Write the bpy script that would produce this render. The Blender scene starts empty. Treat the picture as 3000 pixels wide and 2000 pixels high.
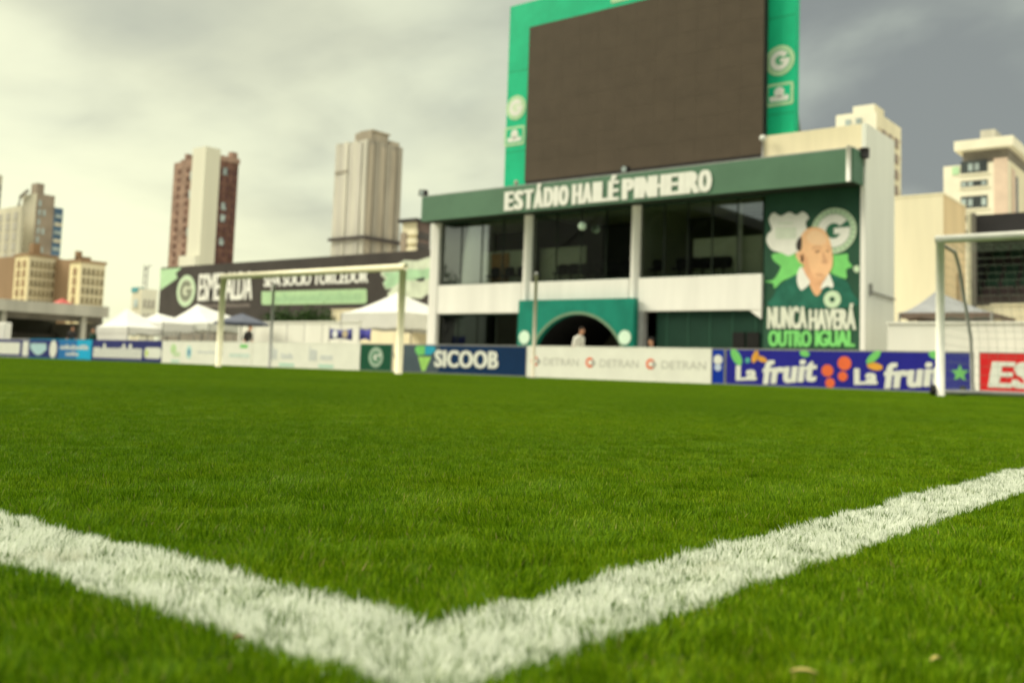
import bpy, math, random
import numpy as np
from mathutils import Vector, Matrix
random.seed(7); RNG = np.random.default_rng(11)
S = bpy.context.scene
COL = S.collection

# ------------------------------------------------------------------ camera
F, CY, PITCH, ROLL, YAW, CAMH = 2881.6, 843.0, 0.08453, 0.03434, 0.67227, 0.165
fwd = Vector((-math.sin(YAW)*math.cos(PITCH), math.cos(YAW)*math.cos(PITCH), math.sin(PITCH)))
rgt0 = Vector((math.cos(YAW), math.sin(YAW), 0)); up0 = rgt0.cross(fwd)
RG = rgt0*math.cos(ROLL) + up0*math.sin(ROLL); UP = up0*math.cos(ROLL) - rgt0*math.sin(ROLL)
cam = bpy.data.cameras.new('camera'); camo = bpy.data.objects.new('camera', cam); COL.objects.link(camo)
m3 = Matrix((RG, UP, -fwd)).transposed()
camo.matrix_world = Matrix.Translation((0, 0, CAMH)) @ m3.to_4x4()
cam.sensor_width = 36; cam.lens = F/3000*36; cam.shift_y = -(1000-CY)/3000
cam.clip_start = 0.02; cam.clip_end = 4000
cam.dof.use_dof = True; cam.dof.focus_distance = 1.3; cam.dof.aperture_fstop = 6.0
S.camera = camo

# ------------------------------------------------------------------ sky, sun, exposure
SUN_AZ, SUN_EL = math.radians(118), math.radians(36)      # azimuth counted to the left of +Y
sund = Vector((-math.sin(SUN_AZ)*math.cos(SUN_EL), math.cos(SUN_AZ)*math.cos(SUN_EL), math.sin(SUN_EL)))
W = bpy.data.worlds.new('World'); S.world = W; W.use_nodes = True
nt = W.node_tree; nt.nodes.clear()
class NT:
    def __init__(s, t): s.t = t
    def n(s, ty, **k):
        o = s.t.nodes.new(ty)
        for a, b in k.items(): setattr(o, a, b)
        return o
    def l(s, a, b): s.t.links.new(a, b)
    def put(s, sock, v):
        if isinstance(v, bpy.types.NodeSocket): s.l(v, sock)
        elif v is not None: sock.default_value = v
    def math(s, op, a, b=None, c=None, clamp=False):
        o = s.n('ShaderNodeMath', operation=op, use_clamp=clamp)
        for i, v in enumerate((a, b, c)): s.put(o.inputs[i], v) if v is not None else None
        return o.outputs[0]
    def vmath(s, op, a, b=None, scale=None):
        o = s.n('ShaderNodeVectorMath', operation=op)
        s.put(o.inputs[0], a); s.put(o.inputs[1], b)
        if scale is not None: s.put(o.inputs['Scale'], scale)
        return o.outputs['Value'] if op in ('DOT_PRODUCT', 'LENGTH') else o.outputs[0]
    def mix(s, f, a, b, mode='MIX'):
        o = s.n('ShaderNodeMix', data_type='RGBA', blend_type=mode)
        s.put(o.inputs[0], f); s.put(o.inputs[6], a); s.put(o.inputs[7], b)
        return o.outputs[2]
    def noise(s, vec, scale, detail=3, rough=.5, dist=0, dim='3D'):
        o = s.n('ShaderNodeTexNoise', noise_dimensions=dim)
        if vec is not None: s.l(vec, o.inputs['Vector'])
        o.inputs['Scale'].default_value = scale; o.inputs['Detail'].default_value = detail
        o.inputs['Roughness'].default_value = rough; o.inputs['Distortion'].default_value = dist
        return o
    def smooth(s, v, a, b):
        o = s.n('ShaderNodeMapRange', interpolation_type='SMOOTHSTEP')
        s.put(o.inputs[0], v); o.inputs[1].default_value = a; o.inputs[2].default_value = b
        return o.outputs[0]
w = NT(nt)
SKYX, SKYY = 1.3, 2.1
sky = w.n('ShaderNodeTexSky', sky_type='NISHITA', sun_disc=False)
sky.sun_elevation = SUN_EL; sky.sun_rotation = -SUN_AZ; sky.dust_density = 3
d = w.vmath('NORMALIZE', w.n('ShaderNodeTexCoord').outputs['Generated'])
sep = w.n('ShaderNodeSeparateXYZ'); w.l(d, sep.inputs[0])
den = w.math('ADD', w.math('ABSOLUTE', sep.outputs[2]), .27)
cmb = w.n('ShaderNodeCombineXYZ')
w.l(w.math('DIVIDE', sep.outputs[0], den), cmb.inputs[0]); w.l(w.math('DIVIDE', sep.outputs[1], den), cmb.inputs[1])
cvec = w.vmath('ADD', w.vmath('MULTIPLY', cmb.outputs[0], (1.0, 1.0, 1.0)), (SKYX, SKYY, 0))
cn = w.noise(cvec, .8, 6, .48, .35).outputs[0]
cn2 = w.noise(cvec, 1.9, 5, .48, .3).outputs[0]
GAZ, GEL = math.radians(84), math.radians(13)              # thin, bright part of the cloud round the hidden sun
gd = (-math.sin(GAZ)*math.cos(GEL), math.cos(GAZ)*math.cos(GEL), math.sin(GEL))
gl = w.vmath('DOT_PRODUCT', d, gd)
low = w.math('MULTIPLY', w.math('SUBTRACT', 1.0, w.smooth(sep.outputs[2], 0.02, .28)), .13)
t = w.math('ADD', w.math('ADD', gl, low), w.math('MULTIPLY', w.math('SUBTRACT', cn, .5), .95))
t = w.math('ADD', t, w.math('MULTIPLY', w.math('SUBTRACT', cn2, .5), .30))
fac = w.smooth(t, .53, 1.13)
grey = w.mix(w.smooth(cn2, .38, .64), (1.42, 1.53, 1.40, 1), (2.65, 2.9, 2.42, 1))
grey = w.mix(w.smooth(sep.outputs[2], .37, .85), grey, (14.0, 13.5, 10.4, 1))   # overcast: brighter overhead
cloud = w.mix(w.math('MULTIPLY', fac, w.math('SUBTRACT', 1.0, w.smooth(sep.outputs[2], .45, .9))), grey, (5.5, 5.55, 3.7, 1))
final = w.mix(.92, sky.outputs[0], cloud)
bg = w.n('ShaderNodeBackground'); w.l(final, bg.inputs[0]); bg.inputs[1].default_value = .1
out = w.n('ShaderNodeOutputWorld'); w.l(bg.outputs[0], out.inputs[0])

sl = bpy.data.lights.new('sun', 'SUN'); sl.energy = 1.7; sl.angle = math.radians(28); sl.color = (1, .93, .70)
so = bpy.data.objects.new('sun', sl); COL.objects.link(so)
so.rotation_euler = (-sund).to_track_quat('-Z', 'Y').to_euler()
S.view_settings.view_transform = 'Standard'; S.view_settings.look = 'None'
S.view_settings.exposure = 0.95; S.view_settings.gamma = 1
S.cycles.max_bounces = 8; S.cycles.transparent_max_bounces = 16

# ------------------------------------------------------------------ measuring helpers (photo pixel on a plane -> metres)
def ray(px, py): return RG*((px-1500)/F) - UP*((py-CY)/F) + fwd
def P(px, py, Y):
    q = ray(px, py); t_ = Y/q.y
    return q.x*t_, q.z*t_ + CAMH
def PX(px, py, Y): return P(px, py, Y)[0]
def PZ(px, py, Y): return P(px, py, Y)[1]
def Yat(px, py, dist):
    q = ray(px, py); return dist*q.y/math.hypot(q.x, q.y)
def Ysolve(px, py, X): q = ray(px, py); return X*q.y/q.x

# ------------------------------------------------------------------ materials
MATS = {}
def mat(name, c, rough=.6, var=.06, scale=3.0, spec=.14, metal=0, bump=0, bscale=40, streak=False):
    if name in MATS: return MATS[name]
    m = bpy.data.materials.new(name); m.use_nodes = True; k = NT(m.node_tree)
    b = m.node_tree.nodes['Principled BSDF']
    geo = k.n('ShaderNodeNewGeometry')
    vec = geo.outputs['Position']
    if streak:
        vec = k.vmath('MULTIPLY', vec, (1, 1, .12))
    nz = k.noise(vec, scale, 5, .6)
    c1 = [max(0, x*(1-var*1.6)) for x in c]+[1]; c2 = [min(1, x*(1+var)) for x in c]+[1]
    k.l(k.mix(k.smooth(nz.outputs[0], .3, .7), c1, c2), b.inputs['Base Color'])
    b.inputs['Roughness'].default_value = rough; b.inputs['Metallic'].default_value = metal
    b.inputs['Specular IOR Level'].default_value = spec
    if bump:
        bn = k.noise(geo.outputs['Position'], bscale, 4)
        bb = k.n('ShaderNodeBump'); bb.inputs['Strength'].default_value = bump; bb.inputs['Distance'].default_value = .02
        k.l(bn.outputs[0], bb.inputs['Height']); k.l(bb.outputs[0], b.inputs['Normal'])
    MATS[name] = m; return m
def glass_mat(name, tint, refl=.09, rough=.02):
    if name in MATS: return MATS[name]
    m = bpy.data.materials.new(name); m.use_nodes = True; k = NT(m.node_tree); m.node_tree.nodes.clear()
    tr = k.n('ShaderNodeBsdfTransparent'); tr.inputs[0].default_value = (*tint, 1)
    g = k.n('ShaderNodeBsdfGlossy'); g.inputs['Roughness'].default_value = rough; g.inputs[0].default_value = (.9, .95, .9, 1)
    fr = k.n('ShaderNodeFresnel'); fr.inputs[0].default_value = 1.5
    mx = k.n('ShaderNodeMixShader'); k.l(k.math('MAXIMUM', fr.outputs[0], refl), mx.inputs[0])
    k.l(tr.outputs[0], mx.inputs[1]); k.l(g.outputs[0], mx.inputs[2])
    o = k.n('ShaderNodeOutputMaterial'); k.l(mx.outputs[0], o.inputs[0]); MATS[name] = m; return m

WHITE = mat('white_paint', (.80, .79, .76), .55, .05, 1.2, streak=True)
OFFW = mat('off_white_render', (.74, .74, .68), .8, .05, .9, bump=.15, streak=True)
SIDEW = mat('side_wall_render', (.78, .80, .74), .8, .05, .7, bump=.15, streak=True)
CREAM = mat('cream_render', (.78, .70, .50), .8, .06, .8, bump=.15, streak=True)
BEIGE = mat('beige_render', (.76, .70, .52), .85, .06, .6, streak=True)
BEIGE2 = mat('ochre_render', (.70, .55, .34), .85, .06, .6, streak=True)
FASCIA = mat('fascia_green', (.095, .19, .125), .5, .06, .8, spec=.2)
GREEN = mat('frame_green', (.012, .50, .26), .5, .06, 1.2, spec=.12)
TEAL = mat('tunnel_green', (.009, .20, .145), .55, .10, 1.5)
DKGREEN = mat('dark_green', (.012, .042, .028), .5, .08, 1.0)
MURAL = mat('mural_green', (.03, .085, .055), .45, .10, .8)
PALEG = mat('pale_green', (.45, .68, .42), .5, .05, 3)
MIDG = mat('leaf_green_print', (.20, .62, .18), .5, .05, 3)
MINT = mat('mint_print', (.55, .70, .50), .5, .05, 3)
SCREEN = mat('led_screen', (.086, .066, .048), .75, .05, 1.2, spec=.15)
BLACK = mat('black', (.012, .012, .012), .6, .1, 3)
DARK = mat('charcoal', (.035, .033, .035), .6, .1, 2)
BANNER = mat('banner_black', (.055, .047, .044), .5, .12, .6)
GREYM = mat('grey_metal', (.30, .30, .29), .45, .08, 4, metal=.3)
GREYP = mat('grey_paint', (.36, .36, .36), .6, .08, 3)
CONC = mat('concrete', (.50, .48, .42), .9, .10, .8, bump=.3, streak=True)
CONCD = mat('dark_concrete', (.24, .22, .19), .9, .12, .8, bump=.3)
GOALW = mat('goal_cream', (.86, .80, .58), .4, .05, 4, spec=.5)
GOALW2 = mat('goal_white', (.82, .81, .75), .4, .05, 4, spec=.5)
RUBBER = mat('rubber', (.02, .02, .02), .8, .05, 4)
PURPLE = mat('board_purple', (.024, .023, .30), .45, .05, 2)
NAVY = mat('board_navy', (.005, .03, .10), .45, .06, 2)
NAVY2 = mat('board_night_blue', (.035, .04, .19), .45, .06, 2)
SLATE = mat('board_slate', (.08, .11, .14), .45, .06, 2)
SKYB = mat('board_cyan', (.02, .42, .75), .45, .05, 2)
BLUE = mat('board_blue', (.005, .035, .38), .45, .05, 2)
MIDB = mat('board_mid_blue', (.03, .18, .48), .45, .05, 2)
BOARDW = mat('board_white', (.87, .86, .80), .5, .03, 2)
PRINTW = mat('print_white', (.80, .80, .76), .5, .03, 3)
PRINTG = mat('print_grey', (.42, .42, .40), .5, .05, 3)
FAINT = mat('print_faint', (.66, .68, .70), .5, .05, 3)
RED = mat('board_red', (.72, .025, .03), .45, .05, 2)
ORANGE = mat('print_orange', (.85, .16, .06), .5, .05, 3)
AMBER = mat('print_amber', (.80, .38, .06), .5, .05, 3)
SKIN = mat('skin', (.52, .28, .18), .55, .05, 8)
SKINP = mat('print_skin', (.86, .52, .30), .5, .04, 2)
SKINP2 = mat('print_skin_shade', (.76, .42, .24), .5, .04, 2)
HAIR = mat('hair', (.03, .02, .015), .6, .1, 20)
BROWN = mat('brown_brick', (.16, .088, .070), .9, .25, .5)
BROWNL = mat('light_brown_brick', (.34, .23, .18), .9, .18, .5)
TOWERW = mat('tower_white', (.72, .71, .60), .9, .04, .1, streak=True)
TOWERG = mat('tower_grey', (.56, .53, .42), .9, .10, .15, streak=True)
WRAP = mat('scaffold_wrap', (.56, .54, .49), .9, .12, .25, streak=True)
WRAPD = mat('scaffold_wrap_painted_shade', (.36, .33, .28), .9, .16, .25, streak=True)  # darker wrap copy: shade of the tower's right face put into the colour
YELLOW = mat('yellow_render', (.76, .66, .41), .9, .06, .2, streak=True)
TAN = mat('tan_render', (.66, .59, .42), .9, .08, .2, streak=True)
TANB = mat('brown_render', (.30, .20, .12), .9, .08, .2, streak=True)
PINK = mat('pink_tile', (.66, .52, .42), .8, .05, .5)
WINDK = mat('window_dark', (.05, .06, .06), .15, .2, .3, spec=.6)
WINTAN = mat('window_tan', (.20, .16, .09), .5, .3, .6)
WINLT = mat('window_pale', (.42, .50, .50), .2, .2, .3, spec=.6)
WINBL = mat('window_blue', (.09, .17, .28), .15, .2, .2, spec=.6)
TENTW = mat('tent_white', (.60, .60, .58), .7, .03, 1.5)
TENTG = mat('tent_grey', (.34, .35, .37), .7, .05, 1.5)
TENTB = mat('tent_slate', (.10, .11, .15), .7, .05, 1.5)
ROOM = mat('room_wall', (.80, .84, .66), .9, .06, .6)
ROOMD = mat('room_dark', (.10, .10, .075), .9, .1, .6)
CURTAIN = mat('orange_panel', (.60, .33, .12), .8, .1, 2)
GLASS = glass_mat('box_glass', (.95, .97, .93), .24)
GLASSD = glass_mat('lower_glass', (.38, .45, .40), .05)
LAMPW = mat('opal_globe', (.62, .80, .66), .3, .02, 3)

# ------------------------------------------------------------------ object helpers
class MB:
    def __init__(s): s.v = []; s.f = []; s.m = []
    def add(s, vs, fs, mi=0):
        o = len(s.v); s.v += [tuple(q) for q in vs]
        for f in fs: s.f.append([i+o for i in f]); s.m.append(mi)
        return s
    def box(s, x0, x1, y0, y1, z0, z1, mi=0):
        if x0 > x1: x0, x1 = x1, x0
        if y0 > y1: y0, y1 = y1, y0
        if z0 > z1: z0, z1 = z1, z0
        vs = [(x0,y0,z0),(x1,y0,z0),(x1,y1,z0),(x0,y1,z0),(x0,y0,z1),(x1,y0,z1),(x1,y1,z1),(x0,y1,z1)]
        return s.add(vs, [(3,2,1,0),(4,5,6,7),(0,1,5,4),(1,2,6,5),(2,3,7,6),(3,0,4,7)], mi)
    def tube(s, pts, r, n=10, cap=True, mi=0):
        pts = [Vector(p) for p in pts]; rings = []; base = len(s.v)
        rr = r if isinstance(r, (list, tuple)) else [r]*len(pts)
        ref = Vector((0, 0, 1))
        for i, p in enumerate(pts):
            a = pts[max(0, i-1)]; b = pts[min(len(pts)-1, i+1)]; tg = (b-a).normalized()
            u = tg.cross(ref if abs(tg.dot(ref)) < .95 else Vector((1, 0, 0))).normalized(); v = tg.cross(u)
            for k in range(n):
                an = 2*math.pi*k/n; s.v.append(tuple(p+(u*math.cos(an)+v*math.sin(an))*rr[i]))
        for i in range(len(pts)-1):
            for k in range(n):
                a = base+i*n+k; b = base+i*n+(k+1) % n
                s.f.append([a, b, b+n, a+n]); s.m.append(mi)
        if cap:
            s.f.append([base+k for k in range(n)]); s.m.append(mi)
            e = base+(len(pts)-1)*n; s.f.append([e+n-1-k for k in range(n)]); s.m.append(mi)
        return s
    def prism(s, pts, y0, y1, mi=0):            # outline (x,z) pulled through y
        n = len(pts); ar = sum(pts[i][0]*pts[(i+1) % n][1]-pts[(i+1) % n][0]*pts[i][1] for i in range(n))
        if ar < 0: pts = pts[::-1]
        vs = [(x, y0, z) for x, z in pts]+[(x, y1, z) for x, z in pts]
        fs = [list(range(n)), [2*n-1-i for i in range(n)]]
        fs += [[i, i+n, (i+1) % n+n, (i+1) % n] for i in range(n)]
        return s.add(vs, fs, mi)
    def sphere(s, c, rx, ry, rz, nu=14, nv=9, mi=0):
        vs = [(c[0], c[1], c[2]+rz)]
        for j in range(1, nv):
            th = math.pi*j/nv
            for i in range(nu):
                ph = 2*math.pi*i/nu
                vs.append((c[0]+rx*math.sin(th)*math.cos(ph), c[1]+ry*math.sin(th)*math.sin(ph), c[2]+rz*math.cos(th)))
        vs.append((c[0], c[1], c[2]-rz)); fs = []
        for i in range(nu): fs.append((0, 1+i, 1+(i+1) % nu))
        for j in range(nv-2):
            for i in range(nu):
                a = 1+j*nu+i; b = 1+j*nu+(i+1) % nu; fs.append((a, a+nu, b+nu, b))
        e = len(vs)-1; o = 1+(nv-2)*nu
        for i in range(nu): fs.append((o+i, e, o+(i+1) % nu))
        return s.add(vs, fs, mi)
    def mesh(s, name, mats, smooth=False):
        me = bpy.data.meshes.new(name); me.from_pydata(s.v, [], s.f)
        for m in (mats if isinstance(mats, (list, tuple)) else [mats]): me.materials.append(m)
        me.polygons.foreach_set('material_index', s.m)
        if smooth: me.polygons.foreach_set('use_smooth', [True]*len(s.f))
        me.update(); return me
    def build(s, name, mats, parent=None, smooth=False, bevel=0):
        return link(name, s.mesh(name, mats, smooth), parent, bevel)
def wloc(o): return o.matrix_basis.translation + (wloc(o.parent) if o.parent else Vector((0, 0, 0)))
def link(name, me, parent=None, bevel=0):
    o = bpy.data.objects.new(name, me); COL.objects.link(o)
    if parent:
        o.parent = parent; o.location = -wloc(parent)
    if bevel:
        b = o.modifiers.new('bevel', 'BEVEL'); b.width = bevel; b.segments = 2; b.limit_method = 'ANGLE'
    return o
def thing(name, label, cat, loc, group=None):
    o = bpy.data.objects.new(name, None); COL.objects.link(o); o.location = loc; o.empty_display_size = .3
    return tag(o, label, cat, group)
def tag(o, label, cat, group=None, kind=None):
    o['label'] = label; o['category'] = cat
    if group: o['group'] = group
    if kind: o['kind'] = kind
    return o
def struct(o): o['kind'] = 'structure'; return o
def box(name, m, parent, x0, x1, y0, y1, z0, z1, bevel=0): return MB().box(x0, x1, y0, y1, z0, z1).build(name, m, parent, bevel=bevel)
def plate(name, pts, y, m, parent, th=.004): return MB().prism(pts, y-th, y).build(name, m, parent)
def circ(cx, cz, r, n=32, rz=None): return [(cx+r*math.cos(2*math.pi*i/n), cz+(rz or r)*math.sin(2*math.pi*i/n)) for i in range(n)]
def rrect(x0, x1, z0, z1, r, n=5):
    o = []
    for cx, cz, a0 in ((x1-r, z1-r, 0), (x0+r, z1-r, 90), (x0+r, z0+r, 180), (x1-r, z0+r, 270)):
        for i in range(n+1):
            a = math.radians(a0+90*i/n); o.append((cx+r*math.cos(a), cz+r*math.sin(a)))
    return o
def repeat(name, me, parent, places):
    pl = wloc(parent)
    for p in places:
        o = bpy.data.objects.new(name, me); COL.objects.link(o); o.parent = parent; o.location = Vector(p)-pl

# lettering: built-in font turned into mesh and fitted to a box on a wall facing -Y
def text_mesh(txt, bold=.02, depth=.01, shear=0, space=1.0):
    cu = bpy.data.curves.new('lettering', 'FONT'); cu.body = txt; cu.offset = bold; cu.extrude = depth; cu.resolution_u = 3; cu.shear = shear
    cu.space_character = space
    ob = bpy.data.objects.new('lettering', cu); COL.objects.link(ob)
    dg = bpy.context.evaluated_depsgraph_get(); dg.update()
    me = bpy.data.meshes.new_from_object(ob.evaluated_get(dg))
    bpy.data.objects.remove(ob); bpy.data.curves.remove(cu)
    return me
def lettering(name, txt, x0, x1, z0, z1, y, m, parent, bold=.02, th=.004, skew=0, shear=0, heavy=0, space=1.0):
    """heavy: metres by which the strokes are widened sideways (copies stepped 0.6 mm apart in depth)"""
    me = text_mesh(txt, bold, .01, shear, space); n = len(me.vertices); a = np.zeros(n*3); me.vertices.foreach_get('co', a); a = a.reshape(-1, 3)
    lo, hi = a.min(0), a.max(0); q = (a-lo)/(hi-lo)
    b = np.stack([x0+heavy+(x1-x0-2*heavy)*q[:, 0], y-th*q[:, 2], z0+(z1-z0)*q[:, 1]+skew*q[:, 0]], 1)
    fs = [list(p.vertices) for p in me.polygons]; bpy.data.meshes.remove(me)
    mb = MB()
    for k, dx in enumerate((0,) if not heavy else (-heavy, -heavy*.5, 0, heavy*.5, heavy)):
        mb.add((b+np.array([dx, -.0006*k, 0])).tolist(), fs)
    return mb.build(name, m, parent)
def bars(name, x0, x1, z0, z1, n, y, m, parent, seed=0, th=.003):     # lettering too blurred to read: a row of upright strokes
    rn = random.Random(seed); mb = MB(); wd = (x1-x0)/n
    for i in range(n):
        h = z0+(z1-z0)*rn.choice((.7, .72, .75, 1)); mb.prism(rrect(x0+i*wd+wd*.1, x0+(i+1)*wd-wd*.08, z0, h, wd*.25, 3), y-th, y)
    return mb.build(name, m, parent)
def gshape(cx, cz, r, inner=.50, sx=1.0):
    p = [(math.cos(math.radians(a)), math.sin(math.radians(a))) for a in range(36, 361, 12)]
    p += [(1.0, .16), (.02, .16), (.02, -.20), (inner*.93, -.20)]
    p += [(inner*math.cos(math.radians(a)), inner*math.sin(math.radians(a))) for a in range(330, 35, -14)]
    return [(cx+x*r*sx, cz+z*r) for x, z in p]
def emblem(cx, cz, r, y, parent, outer=PALEG, inner=TEAL, gm=PRINTW, ring=None):
    e = plate('emblem', circ(cx, cz, r, 40), y, outer, parent, .006)
    plate('emblem_field', circ(cx, cz, r*.72, 36), y-.006, inner, e, .004)
    if ring:
        mb = MB()
        for i in range(22):
            a = 2*math.pi*i/22; mb.prism(circ(cx+r*.86*math.cos(a), cz+r*.86*math.sin(a), r*.06, 6), y-.010, y-.006)
        mb.build('ring_letters', ring, e)
    plate('emblem_letter', gshape(cx, cz, r*.66, .46), y-.010, gm, e, .004)
    return e

# ------------------------------------------------------------------ ground
LX0, LX1, LY0, LY1 = -.430, -.329, .364, .468       # painted corner: line along -X and line along +Y
def paint_mask(k, vec):
    n1 = k.noise(vec, 9, 3); n2 = k.noise(vec, 70, 3)
    off = k.vmath('ADD', k.vmath('SCALE', k.vmath('SUBTRACT', n1.outputs[1], (.5, .5, .5)), None, .016),
                  k.vmath('SCALE', k.vmath('SUBTRACT', n2.outputs[1], (.5, .5, .5)), None, .016))
    p = k.vmath('ADD', vec, off); s_ = k.n('ShaderNodeSeparateXYZ'); k.l(p, s_.inputs[0]); x, y = s_.outputs[0], s_.outputs[1]
    gt = lambda a, b: k.math('GREATER_THAN', a, b); lt = lambda a, b: k.math('LESS_THAN', a, b)
    a = k.math('MULTIPLY', k.math('MULTIPLY', gt(y, LY0), lt(y, LY1)), lt(x, LX1))
    b = k.math('MULTIPLY', k.math('MULTIPLY', gt(x, LX0), lt(x, LX1)), gt(y, LY0))
    return k.math('MAXIMUM', a, b)
def turf_material():
    m = bpy.data.materials.new('turf_blade'); m.use_nodes = True; k = NT(m.node_tree); m.node_tree.nodes.clear()
    oi = k.n('ShaderNodeObjectInfo')
    at = k.n('ShaderNodeAttribute', attribute_name='root'); rn = k.n('ShaderNodeAttribute', attribute_name='rnd')
    root = k.vmath('ADD', oi.outputs['Location'], at.outputs['Vector'])
    r = rn.outputs['Fac']
    cr = k.n('ShaderNodeValToRGB'); k.l(r, cr.inputs[0]); e = cr.color_ramp.elements
    e[0].position = 0; e[0].color = (.042, .104, .0014, 1); e[1].position = .62; e[1].color = (.138, .266, .0025, 1)
    x = e.new(.9); x.color = (.205, .335, .0045, 1); x = e.new(.975); x.color = (.27, .38, .012, 1); x = e.new(.992); x.color = (.30, .25, .09, 1)
    big = k.noise(root, .55, 4); mid = k.noise(root, 7, 3)
    g = k.mix(k.smooth(big.outputs[0], .3, .7), cr.outputs[0], k.mix(1, cr.outputs[0], (.74, .82, 1.0, 1), 'MULTIPLY'))
    g = k.mix(k.math('MULTIPLY', k.smooth(mid.outputs[0], .40, .70), .55), g, k.mix(1, g, (1.30, 1.12, .8, 1), 'MULTIPLY'))
    mk = paint_mask(k, root)
    sz = k.n('ShaderNodeSeparateXYZ'); k.l(k.n('ShaderNodeNewGeometry').outputs['Position'], sz.inputs[0])
    patchy = k.noise(root, 38, 3)
    miss = k.math('GREATER_THAN', r, k.math('MULTIPLY', k.smooth(patchy.outputs[0], .42, .72), .55))
    tipz = k.math('ADD', k.math('MULTIPLY', k.smooth(sz.outputs[2], .001, .0065), .85), .15)     # spray reaches the tips more than the roots
    mk = k.math('MULTIPLY', k.math('MULTIPLY', mk, miss), tipz)
    pw = k.mix(r, (.60, .66, .54, 1), (.88, .90, .83, 1))
    dirt = k.noise(root, 11, 4, .6)
    pw = k.mix(k.math('MULTIPLY', k.smooth(dirt.outputs[0], .60, .74), .38), pw, (.42, .40, .26, 1))
    col = k.mix(mk, g, pw)
    b = k.n('ShaderNodeBsdfPrincipled'); k.l(col, b.inputs['Base Color']); b.inputs['Roughness'].default_value = .55
    b.inputs['Specular IOR Level'].default_value = .08
    tl = k.n('ShaderNodeBsdfTranslucent'); k.l(col, tl.inputs[0])
    mx = k.n('ShaderNodeMixShader'); mx.inputs[0].default_value = .20; k.l(b.outputs[0], mx.inputs[1]); k.l(tl.outputs[0], mx.inputs[2])
    o = k.n('ShaderNodeOutputMaterial'); k.l(mx.outputs[0], o.inputs[0]); return m
def soil_material():
    m = bpy.data.materials.new('pitch_soil'); m.use_nodes = True; k = NT(m.node_tree); b = m.node_tree.nodes['Principled BSDF']
    pos = k.n('ShaderNodeNewGeometry').outputs['Position']
    n1 = k.noise(pos, 60, 4)
    g = k.mix(k.smooth(n1.outputs[0], .3, .7), (.035, .062, .008, 1), (.07, .10, .015, 1))
    k.l(k.mix(paint_mask(k, pos), g, (.55, .58, .48, 1)), b.inputs['Base Color']); b.inputs['Roughness'].default_value = .95; return m
struct(MB().box(-1500, 1500, -1500, 1500, -1.0, 0).build('pitch_ground', soil_material()))
struct(box('paving', CONC, None, -400, 400, 24.35, 900, -.5, .012))

TURF = turf_material()
def tile_mesh(name, size, n, hh, wd, seed, segs=2, lean=.55):
    r = np.random.default_rng(seed)
    g = int(math.sqrt(n)); n = g*g
    ii, jj = np.meshgrid(np.arange(g), np.arange(g)); x = ((ii.ravel()+r.random(n))/g-.5)*size; y = ((jj.ravel()+r.random(n))/g-.5)*size
    # rolling low-frequency fields that wrap round the tile
    def field():
        o = np.zeros(n)
        for _ in range(9):
            a, b = r.integers(-4, 5, 2); o += np.cos(2*np.pi*(a*x+b*y)/size+r.random()*6.28)/(1+.25*np.hypot(a, b))
        return o/2.2
    h = hh*(.74+.42*r.random(n))*(1+.30*field())
    h = np.clip(h, hh*.4, hh*1.5)
    h[r.random(n) < .012] *= 1.35
    la = r.random(n)*2*np.pi; lm = lean*r.random(n)**.8
    lx = np.cos(la)*lm+.22*field(); ly = np.sin(la)*lm+.22*field()
    fa = r.random(n)*np.pi; w = wd*(.7+.6*r.random(n)); wx = np.cos(fa)*w/2; wy = np.sin(fa)*w/2
    rnd = r.random(n)
    V = []
    if segs == 2:
        lv = [(0, 1.0), (.55, .85)]
    else: lv = [(0, 1.0)]
    for tt, ww in lv:
        ox = lx*h*tt**1.6; oy = ly*h*tt**1.6; z = h*tt*(1-.12*(lx**2+ly**2)*tt)
        V.append(np.stack([x+ox-wx*ww, y+oy-wy*ww, z], 1)); V.append(np.stack([x+ox+wx*ww, y+oy+wy*ww, z], 1))
    V.append(np.stack([x+lx*h, y+ly*h, h*(1-.12*(lx**2+ly**2))], 1))
    m_ = len(V); V = np.stack(V, 1).reshape(-1, 3)                       # blade-major
    b = np.arange(n)*m_
    if segs == 2:
        tri = np.concatenate([np.stack([b, b+1, b+3], 1), np.stack([b, b+3, b+2], 1), np.stack([b+2, b+3, b+4], 1)])
    else: tri = np.stack([b, b+1, b+2], 1)
    me = bpy.data.meshes.new(name); me.vertices.add(len(V)); me.vertices.foreach_set('co', V.ravel())
    me.loops.add(tri.size); me.loops.foreach_set('vertex_index', tri.ravel().astype(np.int32))
    me.polygons.add(len(tri)); me.polygons.foreach_set('loop_start', np.arange(0, tri.size, 3, dtype=np.int32))
    me.update(calc_edges=True)
    ra = me.attributes.new('root', 'FLOAT_VECTOR', 'POINT'); ro = np.zeros((n, m_, 3)); ro[:, :, 0] = x[:, None]; ro[:, :, 1] = y[:, None]
    ra.data.foreach_set('vector', ro.ravel())
    rb = me.attributes.new('rnd', 'FLOAT', 'POINT'); rb.data.foreach_set('value', np.repeat(rnd, m_))
    me.materials.append(TURF); return me
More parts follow.
